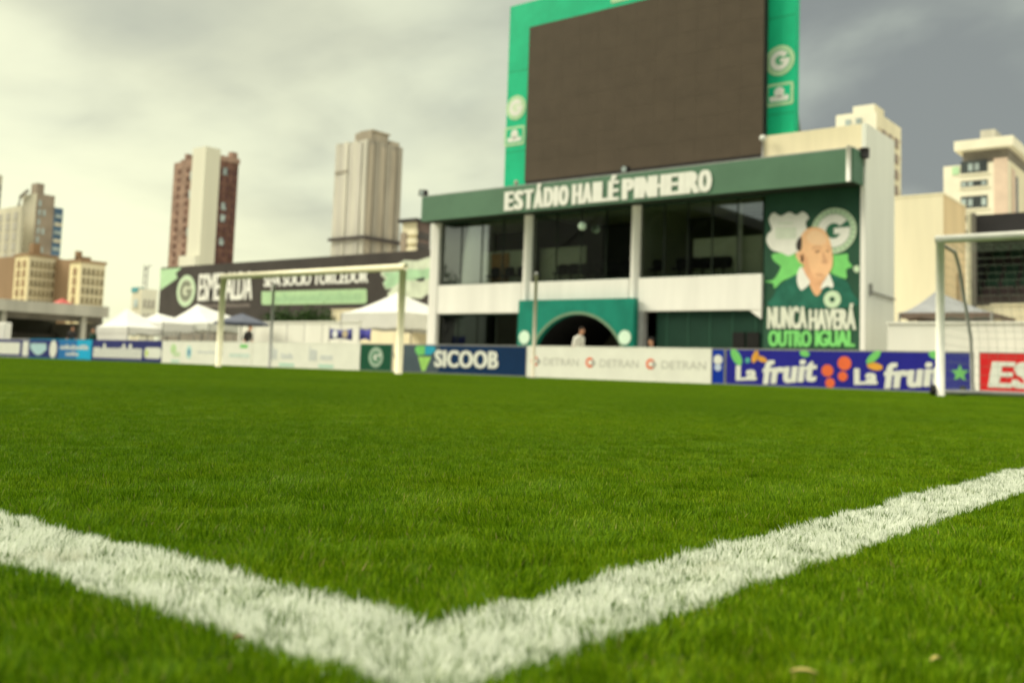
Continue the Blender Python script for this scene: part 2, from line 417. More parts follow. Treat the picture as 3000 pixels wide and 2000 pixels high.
def turf(name, label, pts, tiles):
    me = bpy.data.meshes.new(name); me.from_pydata(pts, [], [])
    va = me.attributes.new('variant', 'INT', 'POINT'); va.data.foreach_set('value', RNG.integers(0, len(tiles), len(pts)).astype(np.int32))
    me.materials.append(TURF)
    o = bpy.data.objects.new(name, me); COL.objects.link(o); o['label'] = label; o['category'] = 'grass'; o['kind'] = 'stuff'
    g = bpy.data.node_groups.new('scatter', 'GeometryNodeTree')
    g.interface.new_socket('Geometry', in_out='INPUT', socket_type='NodeSocketGeometry'); g.interface.new_socket('Geometry', in_out='OUTPUT', socket_type='NodeSocketGeometry')
    gi = g.nodes.new('NodeGroupInput'); go = g.nodes.new('NodeGroupOutput')
    gti = g.nodes.new('GeometryNodeGeometryToInstance')
    for i, tm in enumerate(tiles[::-1]):
        po = bpy.data.objects.new('grass_patch', tm)
        oi = g.nodes.new('GeometryNodeObjectInfo'); oi.inputs['Object'].default_value = po; oi.inputs['As Instance'].default_value = False
        g.links.new(oi.outputs['Geometry'], gti.inputs[0])
    iop = g.nodes.new('GeometryNodeInstanceOnPoints'); iop.inputs['Pick Instance'].default_value = True
    na = g.nodes.new('GeometryNodeInputNamedAttribute'); na.data_type = 'INT'; na.inputs['Name'].default_value = 'variant'
    g.links.new(gi.outputs[0], iop.inputs['Points']); g.links.new(gti.outputs[0], iop.inputs['Instance'])
    g.links.new(na.outputs[0], iop.inputs['Instance Index'])
    g.links.new(iop.outputs[0], go.inputs[0])
    md = o.modifiers.new('scatter', 'NODES'); md.node_group = g
    return o
near = [tile_mesh('near_patch', .25, 15129, .0115, .00105, 100+i) for i in range(8)]
far = [tile_mesh('far_patch', 1.0, 10000, .017, .0045, 200+i, segs=1, lean=.6) for i in range(4)]
NX0, NX1, NY0, NY1 = -9, 4, -1, 9
pn = [(NX0+.125+.25*i, NY0+.125+.25*j, 0) for i in range(int((NX1-NX0)*4)) for j in range(int((NY1-NY0)*4))]
pf = [(x+.5, y+.5, 0) for x in range(-72, 24) for y in range(-10, 24) if not (NX0 <= x < NX1 and NY0 <= y < NY1)]
turf('mown_grass', 'short mown grass round the painted corner in the foreground', pn, near)
turf('distant_grass', 'smooth green pitch stretching to the advertising boards', pf, far)

# dry bits lying in the grass
def leaf(name, label, px, py, ln, rot, m):
    q = ray(px, py); t_ = (.013-CAMH)/q.z; x, y = q.x*t_, q.y*t_
    vs = []; fs = []
    for i in range(6):
        s_ = i/5; wd = math.sin(math.pi*min(1, s_*.92+.06))*ln*.12; z = .0015*math.sin(s_*3.1)+.001
        vs += [(s_*ln-ln/2, -wd, z+.001), (s_*ln-ln/2, 0, z), (s_*ln-ln/2, wd, z+.001)]
    for i in range(5):
        for j in range(2): a = i*3+j; fs.append((a, a+3, a+4, a+1))
    c, s2 = math.cos(rot), math.sin(rot)
    vs = [(x+vx*c-vy*s2, y+vx*s2+vy*c, .0105+vz) for vx, vy, vz in vs]
    o = MB().add(vs, fs).build(name, m, None, True); sm = o.modifiers.new('thick', 'SOLIDIFY'); sm.thickness = .0006
    return tag(o, label, 'leaf')
STRAW = mat('straw', (.40, .34, .11), .8, .15, 60)
DRYB = mat('dry_brown', (.20, .10, .05), .8, .15, 60)
leaf('dry_leaf', 'small straw-coloured scrap in the bottom right grass, the left of two', 2355, 1962, .014, .5, STRAW)
leaf('dry_leaf', 'tiny straw-coloured scrap in the grass nearest the bottom right corner', 2742, 1925, .009, 1.2, STRAW)
leaf('dry_leaf', 'small brown leaf at the outer edge of the left white line', 700, 1862, .006, .9, DRYB)

# ------------------------------------------------------------------ stadium end building
YF = 31.0
bld = thing('stadium_building', 'white two-storey stadium building with glazed boxes under a long green sign canopy', 'building', (-20, YF, 0))
XL, XR, YB = -29.15, -10.46, 40.0
box('side_wall', SIDEW, bld, XR-.14, XR, YF-.05, 33.8, 0, 8.42)
box('return_wall', OFFW, bld, -13.7, XR-.141, 33.66, 33.8, 0, 8.41)
box('return_wall', OFFW, bld, -13.7, -13.56, 33.8, YB, 0, 7.3)
box('side_wall', OFFW, bld, XL, XL+.3, YF+.3, YB, 0, 7.3)
box('back_wall', OFFW, bld, XL, -13.7, YB-.25, YB, 0, 7.3)
box('roof', CONCD, bld, XL, XR-.15, YF+.25, 33.65, 7.3, 7.42)
box('roof', CONCD, bld, XL, -13.7, 33.66, YB, 7.3, 7.42)
box('parapet', CREAM, bld, -14.6, XR-.14, YF-.02, YF+.2, 7.42, 8.42)
COLX = [(-29.15, -28.66), (-24.1, -23.7), (-19.08, -18.7)]
for i, (a, b) in enumerate(COLX):
    mb = MB(); n = 14; cx, r_ = (a+b)/2, (b-a)/2
    if i == 0: mb.box(a, b, YF-.15, YF+.3, 0, 6.9); mb.build('column', WHITE, bld, bevel=.03)
    else:
        mb.tube([(cx, YF, 0), (cx, YF, 6.75)], r_, 18); mb.build('column', WHITE, bld, True)
bandx = [(-28.66, -24.1), (-23.7, -19.08), (-18.7, -13.9)]
for i, (a, b) in enumerate(bandx):
    box('parapet_panel', WHITE, bld, a+.003, b-.003, YF-.12, YF+.2, 2.5 if i != 1 else 2.9, 3.71, bevel=.015)
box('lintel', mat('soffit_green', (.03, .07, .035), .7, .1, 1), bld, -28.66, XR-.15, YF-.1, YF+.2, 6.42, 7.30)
# canopy with sign
can = MB(); can.box(-28.95, -10.52, 30.0, 30.06, 6.38, 7.43); cano = can.build('canopy_fascia', FASCIA, bld)
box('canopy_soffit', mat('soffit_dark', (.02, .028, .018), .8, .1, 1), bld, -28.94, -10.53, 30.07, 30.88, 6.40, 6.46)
box('canopy_end', FASCIA, bld, -10.58, -10.521, 30.062, 30.88, 6.39, 7.43)
box('canopy_end', FASCIA, bld, -28.95, -28.9, 30.062, 30.88, 6.39, 7.43)
box('canopy_roof', GREYP, bld, -28.95, -10.53, 30.02, 30.98, 7.432, 7.47)
mb = MB(); mb.tube([(-10.66, 29.95, 7.5), (-10.66, 29.95, 6.38)], .07, 12); mb.build('downpipe', WHITE, bld, True)
mb = MB(); mb.tube([(-10.45, YF-.25, 7.25), (-10.45, YF-.25, 7.55)], .16, 12); mb.build('pipe_end', DARK, bld, True)
# raised letters on the fascia, one mesh each
def sign_letters(words, spans, z0, z1, zacc, y):
    for wd, (x0, x1) in zip(words, spans):
        wts = [.46 if c == 'I' else 1.0 for c in wd]; tot = sum(wts); u = (x1-x0)/tot; x = x0
        for k_, (c, wt) in enumerate(zip(wd, wts)):
            top = zacc if c in 'ÁÉ' else z1
            lettering('letter', c, x, x+u*wt+(u*.16 if c == 'R' else 0), z0, top, y-.005*(k_ % 2), PRINTW, bld, .015, .03, heavy=u*.12); x += u*wt
yl = 29.996
fx = lambda px: PX(px, 560, 30.0)
sign_letters(['ESTÁDIO', 'HAILÉ', 'PINHEIRO'], [(fx(1480), fx(1668)), (fx(1677), fx(1814)), (fx(1823), fx(2086))], 6.48, 7.24, 7.42, yl)
# upper boxes: glazing, rooms
box('floor_slab', CONC, bld, XL+.31, -13.71, YF+.21, YB-.26, 3.3, 3.6)
box('room_ceiling', ROOM, bld, XL+.31, -13.71, YF+.21, YB-.26, 6.5, 6.6)
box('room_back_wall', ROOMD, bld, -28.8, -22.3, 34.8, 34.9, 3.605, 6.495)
for xa_, xb_ in ((-27.0, -24.02), (-23.8, -21.6), (-16.9, -13.95)): box('added_low_wall', ROOM, bld, xa_, xb_, 31.68, 31.76, 3.605, 5.15)  # pale walls added close behind the glass to catch daylight and brighten the rooms
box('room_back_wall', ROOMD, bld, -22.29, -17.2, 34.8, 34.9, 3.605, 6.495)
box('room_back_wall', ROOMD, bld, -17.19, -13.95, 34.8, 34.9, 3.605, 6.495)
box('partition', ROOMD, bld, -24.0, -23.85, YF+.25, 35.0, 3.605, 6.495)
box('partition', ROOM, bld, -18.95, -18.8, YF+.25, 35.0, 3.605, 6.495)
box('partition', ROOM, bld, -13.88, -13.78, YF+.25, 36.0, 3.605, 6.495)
box('door', CURTAIN, bld, -26.35, -25.85, 31.63, 31.678, 3.62, 5.05)
box('door', CURTAIN, bld, -25.8, -25.4, 31.63, 31.678, 3.62, 5.05)
MULL = mat('mullion_dark', (.018, .026, .018), .5, .1, 2)
def glaze(a, b, z0, z1, n, y, gm, name='window', mull=.03):
    w_ = box(name, DKGREEN, bld, a, b, y, y+.08, z1-.06, z1)
    box('window_rail', DKGREEN, w_, a, b, y, y+.08, z0, z0+.05)
    for i in range(n+1):
        x = a+(b-a)*i/n; x = min(max(x, a+mull/2), b-mull/2)
        box('mullion', MULL, w_, x-mull/2, x+mull/2, y+.002, y+.078, z0+.05, z1-.06)
    for i in range(n):
        x0 = a+(b-a)*i/n+mull/2; x1 = a+(b-a)*(i+1)/n-mull/2
        box('pane', gm, w_, x0, x1, y+.035, y+.045, z0+.05, z1-.06)
glaze(-28.66, -24.1, 3.71, 6.42, 4, YF+.02, GLASS)
glaze(-23.7, -19.08, 3.71, 6.42, 4, YF+.02, GLASS)
glaze(-18.7, -13.92, 3.71, 6.42, 5, YF+.02, GLASS)
mb = MB(); mb.tube([(-14.95, 31.4, 3.6), (-14.95, 31.4, 6.49)], .09, 12); mb.build('inner_post', WHITE, bld, True)
mb = MB(); mb.sphere((PX(1706, 662, 30.6), 30.6, PZ(1706, 662, 30.6)), .16, .16, .16); gl_ = mb.build('ceiling_globe', LAMPW, bld, True)
mb = MB(); mb.tube([(gl_.data.vertices[0].co.x, 30.6, gl_.data.vertices[0].co.z-.02), (gl_.data.vertices[0].co.x, 30.6, 6.41)], .02, 6); mb.build('globe_stem', DARK, gl_)
# ground floor
glaze(-28.66, -23.35, .05, 2.49, 5, YF+.06, GLASSD, 'shopfront')
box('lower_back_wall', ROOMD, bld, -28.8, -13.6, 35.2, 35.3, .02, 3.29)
box('lower_wall', DKGREEN, bld, -18.0, -13.9, YF+.1, YF+.2, .02, 2.895)
for i in range(5):
    box('wall_batten', mat('batten_green', (.03, .09, .06), .6, .1, 1), bld, -17.6+i*.85, -17.56+i*.85, YF+.085, YF+.098, .02, 2.48)
box('grey_pilaster', GREYP, bld, -18.69, -18.45, YF-.14, YF+.2, .02, 2.49, bevel=.01)
for px in (2158, 2200):
    x = PX(px, 1000, YF-.1); s_ = box('louvre_window', BLACK, bld, x-.22, x+.22, YF+.03, YF+.095, 1.2, 1.75); box('louvre_frame', DKGREEN, s_, x-.26, x+.26, YF+.06, YF+.098, 1.1, 1.195)
mb = MB(); mb.prism([(-14.35, 2.498), (-13.92, 2.498), (-13.92, 2.2)], YF-.1, YF+.1); mb.build('bracket', WHITE, bld)
# tunnel mouth
tun = MB(); YT = 30.5; tx0, tx1, tz = PX(1519, 900, 30.5), PX(1857, 900, 30.5), PZ(1690, 876, 30.5); cx, r_, zc = -21.1, 2.2, .19
arch = [(cx+r_*math.cos(math.pi*i/28), zc+r_*math.sin(math.pi*i/28)) for i in range(29)]
outl = [(tx0, 0), (cx-r_, 0)]+arch[::-1]+[(cx+r_, 0), (tx1, 0), (tx1, tz), (tx0, tz)]
tun.prism(outl, YT, YF-.2); tno = tun.build('tunnel_portal', TEAL, bld)
ri = MB(); n = 28
a1 = [(cx+(r_+.0)*math.cos(math.pi*i/n), zc+(r_)*math.sin(math.pi*i/n)) for i in range(n+1)]
a2 = [(cx+(r_+.10)*math.cos(math.pi*i/n), zc+(r_+.10)*math.sin(math.pi*i/n)) for i in range(n+1)]
ri.prism(a1+a2[::-1], YT-.03, YT-.002); ri.build('arch_trim', mat('arch_trim', (.17, .27, .18), .5, .05, 2), tno)
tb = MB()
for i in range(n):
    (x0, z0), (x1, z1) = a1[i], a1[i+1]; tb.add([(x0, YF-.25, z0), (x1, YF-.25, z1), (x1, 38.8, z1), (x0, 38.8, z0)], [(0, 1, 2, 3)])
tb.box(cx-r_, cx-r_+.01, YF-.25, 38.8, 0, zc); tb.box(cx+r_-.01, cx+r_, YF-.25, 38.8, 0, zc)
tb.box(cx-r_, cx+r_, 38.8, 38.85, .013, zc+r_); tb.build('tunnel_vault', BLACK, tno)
for px in (1535, 1829):
    x, z = P(px, 988, YT-.05); plate('round_badge', circ(x, z, .26), YT-.01, LAMPW, tno, .03)
# mural panel with portrait print
MX0, MX1, MZ0, MZ1, MY = -13.86, -10.62, .05, 6.40, YF-.02
mur = box('mural_panel', MURAL, bld, MX0, MX1, MY, MY+.1, MZ0, MZ1)
box('edge_trim', WHITE, bld, MX1+.003, XR-.001, YF-.09, YF-.052, .02, 7.41)
def mp(px, py): return P(px, py, MY)
def soften(pts, n=4):
    o = []; N = len(pts)
    for i in range(N):
        p0, p1, p2, p3 = (Vector(pts[(i+k-1) % N]) for k in range(4))
        for j in range(n):
            t_ = j/n; o.append(tuple(.5*((2*p1)+(p2-p0)*t_+(2*p0-5*p1+4*p2-p3)*t_*t_+(3*p1-p0-3*p2+p3)*t_**3)))
    return o
def mpoly(name, pts, layer, m):
    if len(pts) > 4: pts = soften(pts)
    return plate(name, [mp(2230+a*310/1080, 580+b*450/1568) for a, b in pts], MY-.004*layer, m, mur, .004)
mpoly('paint_splash', [(110,580),(200,560),(360,570),(760,580),(880,570),(890,640),(930,700),(870,730),(870,820),(760,790),(560,700),(400,780),(230,840),(140,920),(120,870),(30,850),(130,830),(200,710),(180,680),(130,640)], 1, MIDG)
ex, ez = mp(2230+740*310/1080, 580+335*450/1568)
em = plate('crest_disc', circ(ex, ez, .74, 40), MY-.008, MINT, mur); plate('crest_field', circ(ex, ez, .56, 36), MY-.012, mat('crest_green', (.035, .14, .085), .5, .05, 2), em)
plate('crest_letter', gshape(ex, ez, .54, .46), MY-.016, PRINTW, em, .004)
rl = MB()
for i in range(26):
    a = 2*math.pi*i/26; rl.prism(circ(ex+.65*math.cos(a), ez+.65*math.sin(a), .035, 6), MY-.016, MY-.0121)
rl.build('crest_ring_letters', mat('ring_green', (.16, .30, .20), .5, .05, 2), em)
mpoly('shield_crest', [(80,220),(130,150),(200,185),(290,145),(360,175),(430,140),(490,200),(455,250),(470,330),(480,440),(420,530),(350,560),(280,590),(210,560),(110,530),(55,440),(70,370),(110,320)], 3, PRINTW)
for (a, b, c, d_) in ((170, 250, 330, 270), (150, 300, 360, 420)):
    mpoly('shield_print', [(a, b), (c, b), (c, d_), (a, d_)], 4, mat('shield_tint', (.66, .72, .62), .5, .05, 3))
mpoly('shirt', [(120,1110),(130,1000),(180,900),(360,780),(420,830),(640,830),(700,780),(860,840),(930,960),(945,1110)], 3, mat('shirt_print', (.025, .14, .10), .5, .15, 2))
mpoly('neck', [(430,700),(680,720),(640,870),(610,960),(570,1000),(530,960),(470,820)], 4, SKINP2)
mpoly('collar', [(410,700),(370,780),(375,880),(410,940),(450,920),(500,860),(460,790)], 5, PRINTW)
mpoly('collar', [(690,770),(640,850),(610,930),(680,900),(720,920),(740,890),(720,830)], 5, PRINTW)
head = [(455,330),(520,300),(590,305),(650,335),(690,400),(715,480),(728,560),(735,640),(720,720),(680,790),(640,850),(590,870),(540,860),(490,790),(450,700),(400,660),(365,610),(355,570),(385,540),(390,470),(405,400)]
hd = mpoly('portrait_head', head, 6, SKINP)
mpoly('hair_patch', [(375,430),(410,395),(418,470),(408,535),(375,535),(360,490)], 7, mat('grey_hair_print', (.06, .05, .05), .6, .1, 3))
for pts in ([(540,545),(610,520),(620,540),(560,570)], [(660,530),(700,520),(705,545),(665,550)], [(540,770),(620,765),(640,790),(570,800)], [(640,560),(665,600),(690,660),(650,670)]):
    mpoly('face_shading', pts, 7, SKINP2)
SK3 = mat('print_skin_dark', (.64, .36, .22), .5, .04, 2); SK4 = mat('print_skin_light', (.90, .60, .38), .5, .04, 2); INK = mat('print_ink', (.26, .14, .10), .6, .05, 3)
mpoly('forehead_light', [(490,360),(560,330),(640,370),(670,440),(620,480),(520,470),(470,420)], 7, SK4)
mpoly('cheek_shading', [(420,560),(470,600),(490,700),(540,800),(590,850),(540,855),(480,780),(440,690),(410,640)], 7, SKINP2)
for pts in ([(520,512),(560,495),(615,500),(618,512),(565,508),(528,525)], [(655,505),(690,492),(712,505),(708,515),(685,506)], [(555,790),(600,782),(650,790),(610,800)]): mpoly('brow_line', pts, 8, SK3)
for pts in ([(552,548),(580,536),(604,548),(580,558)], [(664,542),(684,532),(702,542),(684,552)]): mpoly('eye_print', pts, 8, INK)
mpoly('nose_shading', [(635,540),(648,600),(672,655),(660,672),(628,668),(618,650),(636,640),(628,590)], 8, SK3)
mpoly('jaw_shading', [(560,820),(620,822),(660,800),(640,850),(590,868),(550,858)], 8, SKINP2)
mpoly('ear_shading', [(375,575),(430,580),(440,640),(420,660)], 7, SKINP2)
bx_, bz_ = mp(2230+728*310/1080, 580+1035*450/1568)
sb = plate('shirt_badge', circ(bx_, bz_, .28, 28), MY-.020, MINT, mur); plate('badge_field', circ(bx_, bz_, .09, 20), MY-.024, MURAL, sb)
def mtext(t_, x0, x1, ya, yb, m):
    a = mp(2230+x0*310/1080, 580+yb*450/1568); b = mp(2230+x1*310/1080, 580+ya*450/1568)
    lettering('mural_lettering', t_, a[0], b[0], a[1], b[1], MY-.028, m, mur, .02, .003, heavy=.025)
PRINTM = mat('mural_white', (.66, .69, .60), .5, .05, 2)
mtext('NUNCA', 65, 475, 1105, 1335, PRINTM); mtext('HAVERÁ', 487, 975, 1075, 1345, PRINTM)
mtext('OUTRO', 75, 520, 1350, 1515, MIDG); mtext('IGUAL', 552, 960, 1350, 1515, MIDG)
mpoly('splash_dot', [(940,720),(965,690),(1000,700),(1000,745),(965,760)], 1, MINT)
# small fittings
tb = MB(); tb.tube([(XR+.05, 31.3, PZ(2549, 854, 31.3)), (XR+.05, 33.7, PZ(2549, 854, 31.3)-.06)], .035, 8)
tb.box(XR+.002, XR+.09, 31.25, 31.35, PZ(2549, 854, 31.3)-.12, PZ(2549, 854, 31.3)+.25); tb.build('wall_pipe', GREYM, bld)

def floodlight(label, px, py, Y, base, s_=.12):
    x, z = P(px, py, Y); o = thing('floodlight', label, 'floodlight', (x, Y, base))
    mb = MB(); mb.tube([(x, Y, base), (x, Y, z-s_*.6)], .03, 8); mb.build('stand', DARK, o)
    mb = MB(); c = [(x-s_, z-s_*.5), (x+s_, z-s_*.7), (x+s_*.9, z+s_*.6), (x-s_*.8, z+s_*.8)]
    mb.prism(c, Y-.1, Y+.12); h_ = mb.build('housing', DARK, o, bevel=.02)
    plate('lens', circ(x, z, s_*.6, 14), Y-.101, WINLT, h_, .005)
floodlight('small dark floodlight on the left end of the green canopy', 1240, 566, 30.3, 7.47, .2)
floodlight('round dark floodlight below the big screen on the green canopy', 1832, 497, 30.3, 7.47, .17)
# round lamp at the corner of the screen
x, z = P(2235, 405, 30.7); o = thing('globe_lamp', 'white globe lamp at the lower right corner of the big screen', 'lamp', (x, 30.7, 7.47))
mb = MB(); mb.sphere((x, 30.7, z), .11, .11, .11); mb.build('globe', PRINTW, o, True)
mb = MB(); mb.tube([(x, 30.7, 7.47), (x, 30.7, z-.1)], .03, 8); mb.build('stem', GREYP, o, True)
x, z = P(1512, 535, 30.5); o = thing('globe_lamp', 'small pinkish lamp above the first sign letter on the canopy', 'lamp', (x, 30.5, 7.47))
mb = MB(); mb.sphere((x, 30.5, z), .09, .09, .09); mb.build('globe', mat('pinkish', (.5, .42, .36), .5), o, True)
mb = MB(); mb.tube([(x, 30.5, 7.47), (x, 30.5, z-.08)], .03, 8); mb.build('stem', GREYP, o, True)

# chairs behind the glass
def chair(label, group, x, y, rot=0):
    o = thing('office_chair', label, 'chair', (x, y, 3.6), group)
    MB().box(x-.26, x+.26, y-.18, y+.15, 4.02, 4.10).build('seat', BLACK, o, bevel=.03)
    MB().prism(rrect(x-.25, x+.25, 4.12, 4.45, .12), y+.17, y+.23).build('backrest', BLACK, o)
    mb = MB(); mb.tube([(x, y, 3.62), (x, y, 4.02)], .03, 8)
    for k in range(5):
        a = k*1.257; mb.tube([(x, y, 3.68), (x+.2*math.cos(a), y+.2*math.sin(a), 3.62)], .02, 6)
    mb.build('pedestal', DARK, o)
    MB().box(x-.03, x+.03, y+.13, y+.168, 4.0, 4.2).build('back_support', DARK, o)
for px, w_ in ((1441, 'left'), (1482, 'middle'), (1520, 'right')): chair(f'{w_}most of three dark office chairs behind the leftmost box window'.replace('middlemost', 'middle one'), 'chairs in the left box', PX(px, 830, 31.36), 31.36)
ORD = ['first', 'second', 'third', 'fourth', 'fifth', 'sixth']
for w_, px in zip(ORD, (1640, 1672, 1710, 1748, 1786, 1822)): chair(f'{w_} dark office chair from the left behind the middle box window', 'chairs in the middle box', PX(px, 812, 31.36), 31.36)
for w_, px in zip(ORD, (1920, 1990, 2024, 2058, 2090, 2118)): chair(f'{w_} dark office chair from the left behind the box window next to the mural', 'chairs in the right box', PX(px, 812, 31.36), 31.36)

# ------------------------------------------------------------------ big screen
YS = 30.9
SX0, SX1 = PX(1544, 300, YS), PX(2236, 250, YS); SZ0, SZ1 = 7.80, PZ(1554, 80, YS)
scr = thing('video_screen', 'large blank dark video screen in a bright green frame above the canopy', 'screen', ((SX0+SX1)/2, YS+.3, 7.43))
pan = box('screen_cabinet', DARK, scr, SX0+.02, SX1-.02, YS+.02, YS+.4, SZ0-.3, SZ1-.01)
nx, nz = 12, 8
pm = MB().box(-.5*(SX1-SX0)/nx+.002, .5*(SX1-SX0)/nx-.002, 0, .018, -.5*(SZ1-SZ0)/nz+.002, .5*(SZ1-SZ0)/nz-.002).mesh('screen_module', SCREEN)
repeat('screen_module', pm, pan, [(SX0+(SX1-SX0)*(i+.5)/nx, YS, SZ0+(SZ1-SZ0)*(j+.5)/nz) for i in range(nx) for j in range(nz)])
YG = 31.3
GX0, GX1, GZ1 = PX(1486, 280, YG), PX(2329, 190, YG), PZ(1498, 20, YG)
GI0, GI1 = PX(1544, 300, YG), PX(2238, 250, YG); GI2 = PZ(1554, 80, YG)
fl_ = box('frame_side', GREEN, scr, GX0, GI0+.3, YG, YG+.35, 7.43, GI2-.002)
fr_ = box('frame_side', GREEN, scr, GI1-.3, GX1, YG, YG+.35, 7.43, GI2-.002)
ft_ = box('frame_top', GREEN, scr, GX0, GX1, YG-.001, YG+.35, GI2, GZ1)
seam = mat('frame_seam', (.02, .22, .10), .5, .05, 1)
for zz in (9.2, 10.9, 12.6):
    box('panel_seam', seam, fl_, GX0+.01, GI0, YG-.004, YG-.001, zz, zz+.02); box('panel_seam', seam, fr_, GI1, GX1-.01, YG-.004, YG-.001, zz, zz+.02)
def badge_plate(px, py, wpx, hpx, par):
    x, z = P(px, py, YG-.01); a = PX(px+wpx/2, py, YG)-PX(px-wpx/2, py, YG); h_ = PZ(px, py-hpx/2, YG)-PZ(px, py+hpx/2, YG)
    b = plate('sponsor_plate', rrect(x-a/2, x+a/2, z-h_/2, z+h_/2, .08), YG-.006, PALEG, par, .006)
    plate('plate_field', rrect(x-a*.40, x+a*.40, z-h_*.36, z+h_*.38, .05), YG-.013, GREEN, b, .004)
    plate('plate_mark', circ(x, z+h_*.1, a*.18, 18), YG-.018, PRINTW, b, .004)
    plate('plate_mark', rrect(x-a*.34, x+a*.34, z-h_*.30, z-h_*.06, .04), YG-.018, PRINTW, b, .004)
ex, ez = P(1512, 316, YG); emblem(ex, ez, .52, YG-.006, fl_, PALEG, mat('emblem_mint', (.62, .76, .56), .5, .03, 2), PRINTW)
ex, ez = P(2285, 178, YG); emblem(ex, ez, .53, YG-.006, fr_, PALEG, mat('emblem_green', (.10, .42, .22), .5, .03, 2), PRINTW)
badge_plate(1507, 399, 58, 56, fl_); badge_plate(2283, 277, 82, 66, fr_)
xa, za = P(1790, 12, YG); xb = PX(2010, 0, YG); plate('top_plate', rrect(xa, xb, za, za+.85, .08), YG-.006, PALEG, ft_, .006)
for i in range(4):                                             # steel behind the frame
    x = GX0+.6+(GX1-GX0-1.2)*i/3; mb = MB(); mb.tube([(x, YG+.6, 7.42), (x, YG+.6, GZ1-.2)], .08, 8); mb.tube([(x, YG+2.6, 7.42), (x, YG+.6, 12)], .06, 8)
    mb.build('support_post', GREYM, scr)

# ------------------------------------------------------------------ advertising boards
YA, BH = 24.0, .965
def board(label, px0, px1, m, frame=GREYP, y=YA, h=BH):
    x0, x1 = PX(px0, 1060, y), PX(px1, 1080, y)
    o = thing('advertising_board', label, 'board', ((x0+x1)/2, y+.06, 0), 'advertising boards behind the goal line')
    p = box('panel', m, o, x0+.015, x1-.015, y+.004, y+.03, .035, h-.03)
    fr = MB(); fr.box(x0+.012, x1-.012, y, y+.06, h-.03, h); fr.box(x0+.012, x1-.012, y, y+.06, .015, .035)
    fr.box(x0, x0+.012, y, y+.06, .015, h); fr.box(x1-.012, x1, y, y+.06, .015, h); fr.build('frame', frame, o)
    n = max(2, int((x1-x0)/1.6)+1)
    for i in range(n):
        x = x0+.1+(x1-x0-.2)*i/(n-1); mb = MB(); mb.box(x-.02, x+.02, y+.062, y+.10, .013, h-.05)
        mb.tube([(x, y+.09, h*.8), (x, y+.55, .03)], .016, 6); mb.build('rear_brace', GREYM, o)
    return o, p, x0, x1
def bx(px, py=1070): return PX(px, py, YA)
def bz(px, py): return PZ(px, py, YA)
FY = YA+.003                                  # printed face
def ad_text(par, txt, px0, px1, z0, z1, m, bold=.02, skew=0, lay=0, shear=0, heavy=.02, space=1.0):
    return lettering('print', txt, bx(px0), bx(px1), z0, z1, FY-.004*lay, m, par, bold, .003, skew, shear, heavy, space)
def ad_rect(par, px0, px1, z0, z1, m, r=.02, lay=0): return plate('print', rrect(bx(px0), bx(px1), z0, z1, r), FY-.003*lay, m, par, .003)
def ad_bars(par, px0, px1, z0, z1, n, m, seed, lay=0): return bars('print', bx(px0), bx(px1), z0, z1, n, FY-.003*lay, m, par, seed)
def ad_disc(par, px, z, r, m, rz=None, lay=0): return plate('print', circ(bx(px), z, r, 24, rz), FY-.003*lay, m, par, .003)

o, p, a, b = board('purple board with a white block of print at the left picture edge', -80, 81, NAVY2, WHITE)
ad_rect(p, -70, 54, .16, .78, PRINTW, .08); ad_rect(p, 62, 79, .1, .85, PRINTW, .1)
o, p, a, b = board('blue board with shield and white oval next to a cyan corner', 82, 265, NAVY2, SKYB)
q = [(85, .75), (130, .75), (133, .45), (118, .2), (108, .15), (98, .22), (85, .48)]
ad_rect(p, 168, 264, .05, .93, MIDB, .01); ad_rect(p, 222, 264.5, .05, .93, SKYB, .01, 1)
plate('print', [(bx(u), v) for u, v in q], FY, mat('print_ice', (.45, .65, .72), .5, .05, 3), p, .003)
ad_disc(p, 152, .48, .36, PRINTW, .43, 0); ad_bars(p, 172, 256, .48, .72, 14, FAINT, 3, 2); ad_bars(p, 190, 228, .18, .38, 7, FAINT, 4, 2)
o, p, a, b = board('night-blue board with a row of white lettering and a small oval mark', 267, 471, NAVY2, NAVY2)
ad_bars(p, 270, 413, .14, .80, 15, PRINTW, 5); ad_rect(p, 420, 470, .18, .66, PRINTW, .2); ad_disc(p, 427, .42, .12, mat('print_lime', (.55, .68, .18), .5, .04, 3), .16, 1)
o, p, a, b = board('white board with faint green and blue marks left of the far goal', 472, 735, BOARDW, BOARDW)
ad_disc(p, 505, .62, .22, mat('print_soft_green', (.55, .75, .42), .5, .04, 3)); ad_rect(p, 505, 525, .30, .50, mat('print_soft_green2', (.62, .76, .52), .5), .05, 1)
ad_disc(p, 551, .5, .20, mat('print_soft_cyan', (.50, .74, .74), .5, .04, 3), .28); ad_rect(p, 549, 554, .36, .62, MIDB, .01, 1)
ad_bars(p, 575, 628, .46, .60, 9, FAINT, 6); ad_bars(p, 640, 650, .40, .58, 3, FAINT, 7); ad_rect(p, 670, 730, .34, .50, mat('print_ice2', (.66, .76, .72), .5), .04)
ad_rect(p, 500, 525, .05, .16, mat('print_soft_teal', (.52, .74, .64), .5, .04, 3), .02)
ad_rect(p, 700, 722, .72, .86, MIDG, .02)
o, p, a, b = board('white board with two faint grey texts between the posts of the far goal', 737, 1052, BOARDW, BOARDW)
for k0, sd in ((787, 8), (903, 9)):
    ad_bars(p, k0, k0+24, .30, .86, 6, FAINT, sd); ad_bars(p, k0+34, k0+70, .34, .58, 6, PRINTG if 0 else FAINT, sd+4)
    ad_rect(p, k0+30, k0+74, .05, .18, mat('print_soft_teal', (.5, .7, .6)), .02)
o, p, a, b = board('small dark green board with a round white crest beside the far goal post', 1054, 1146, mat('board_green', (.012, .09, .05), .45, .06, 2), GREYP)
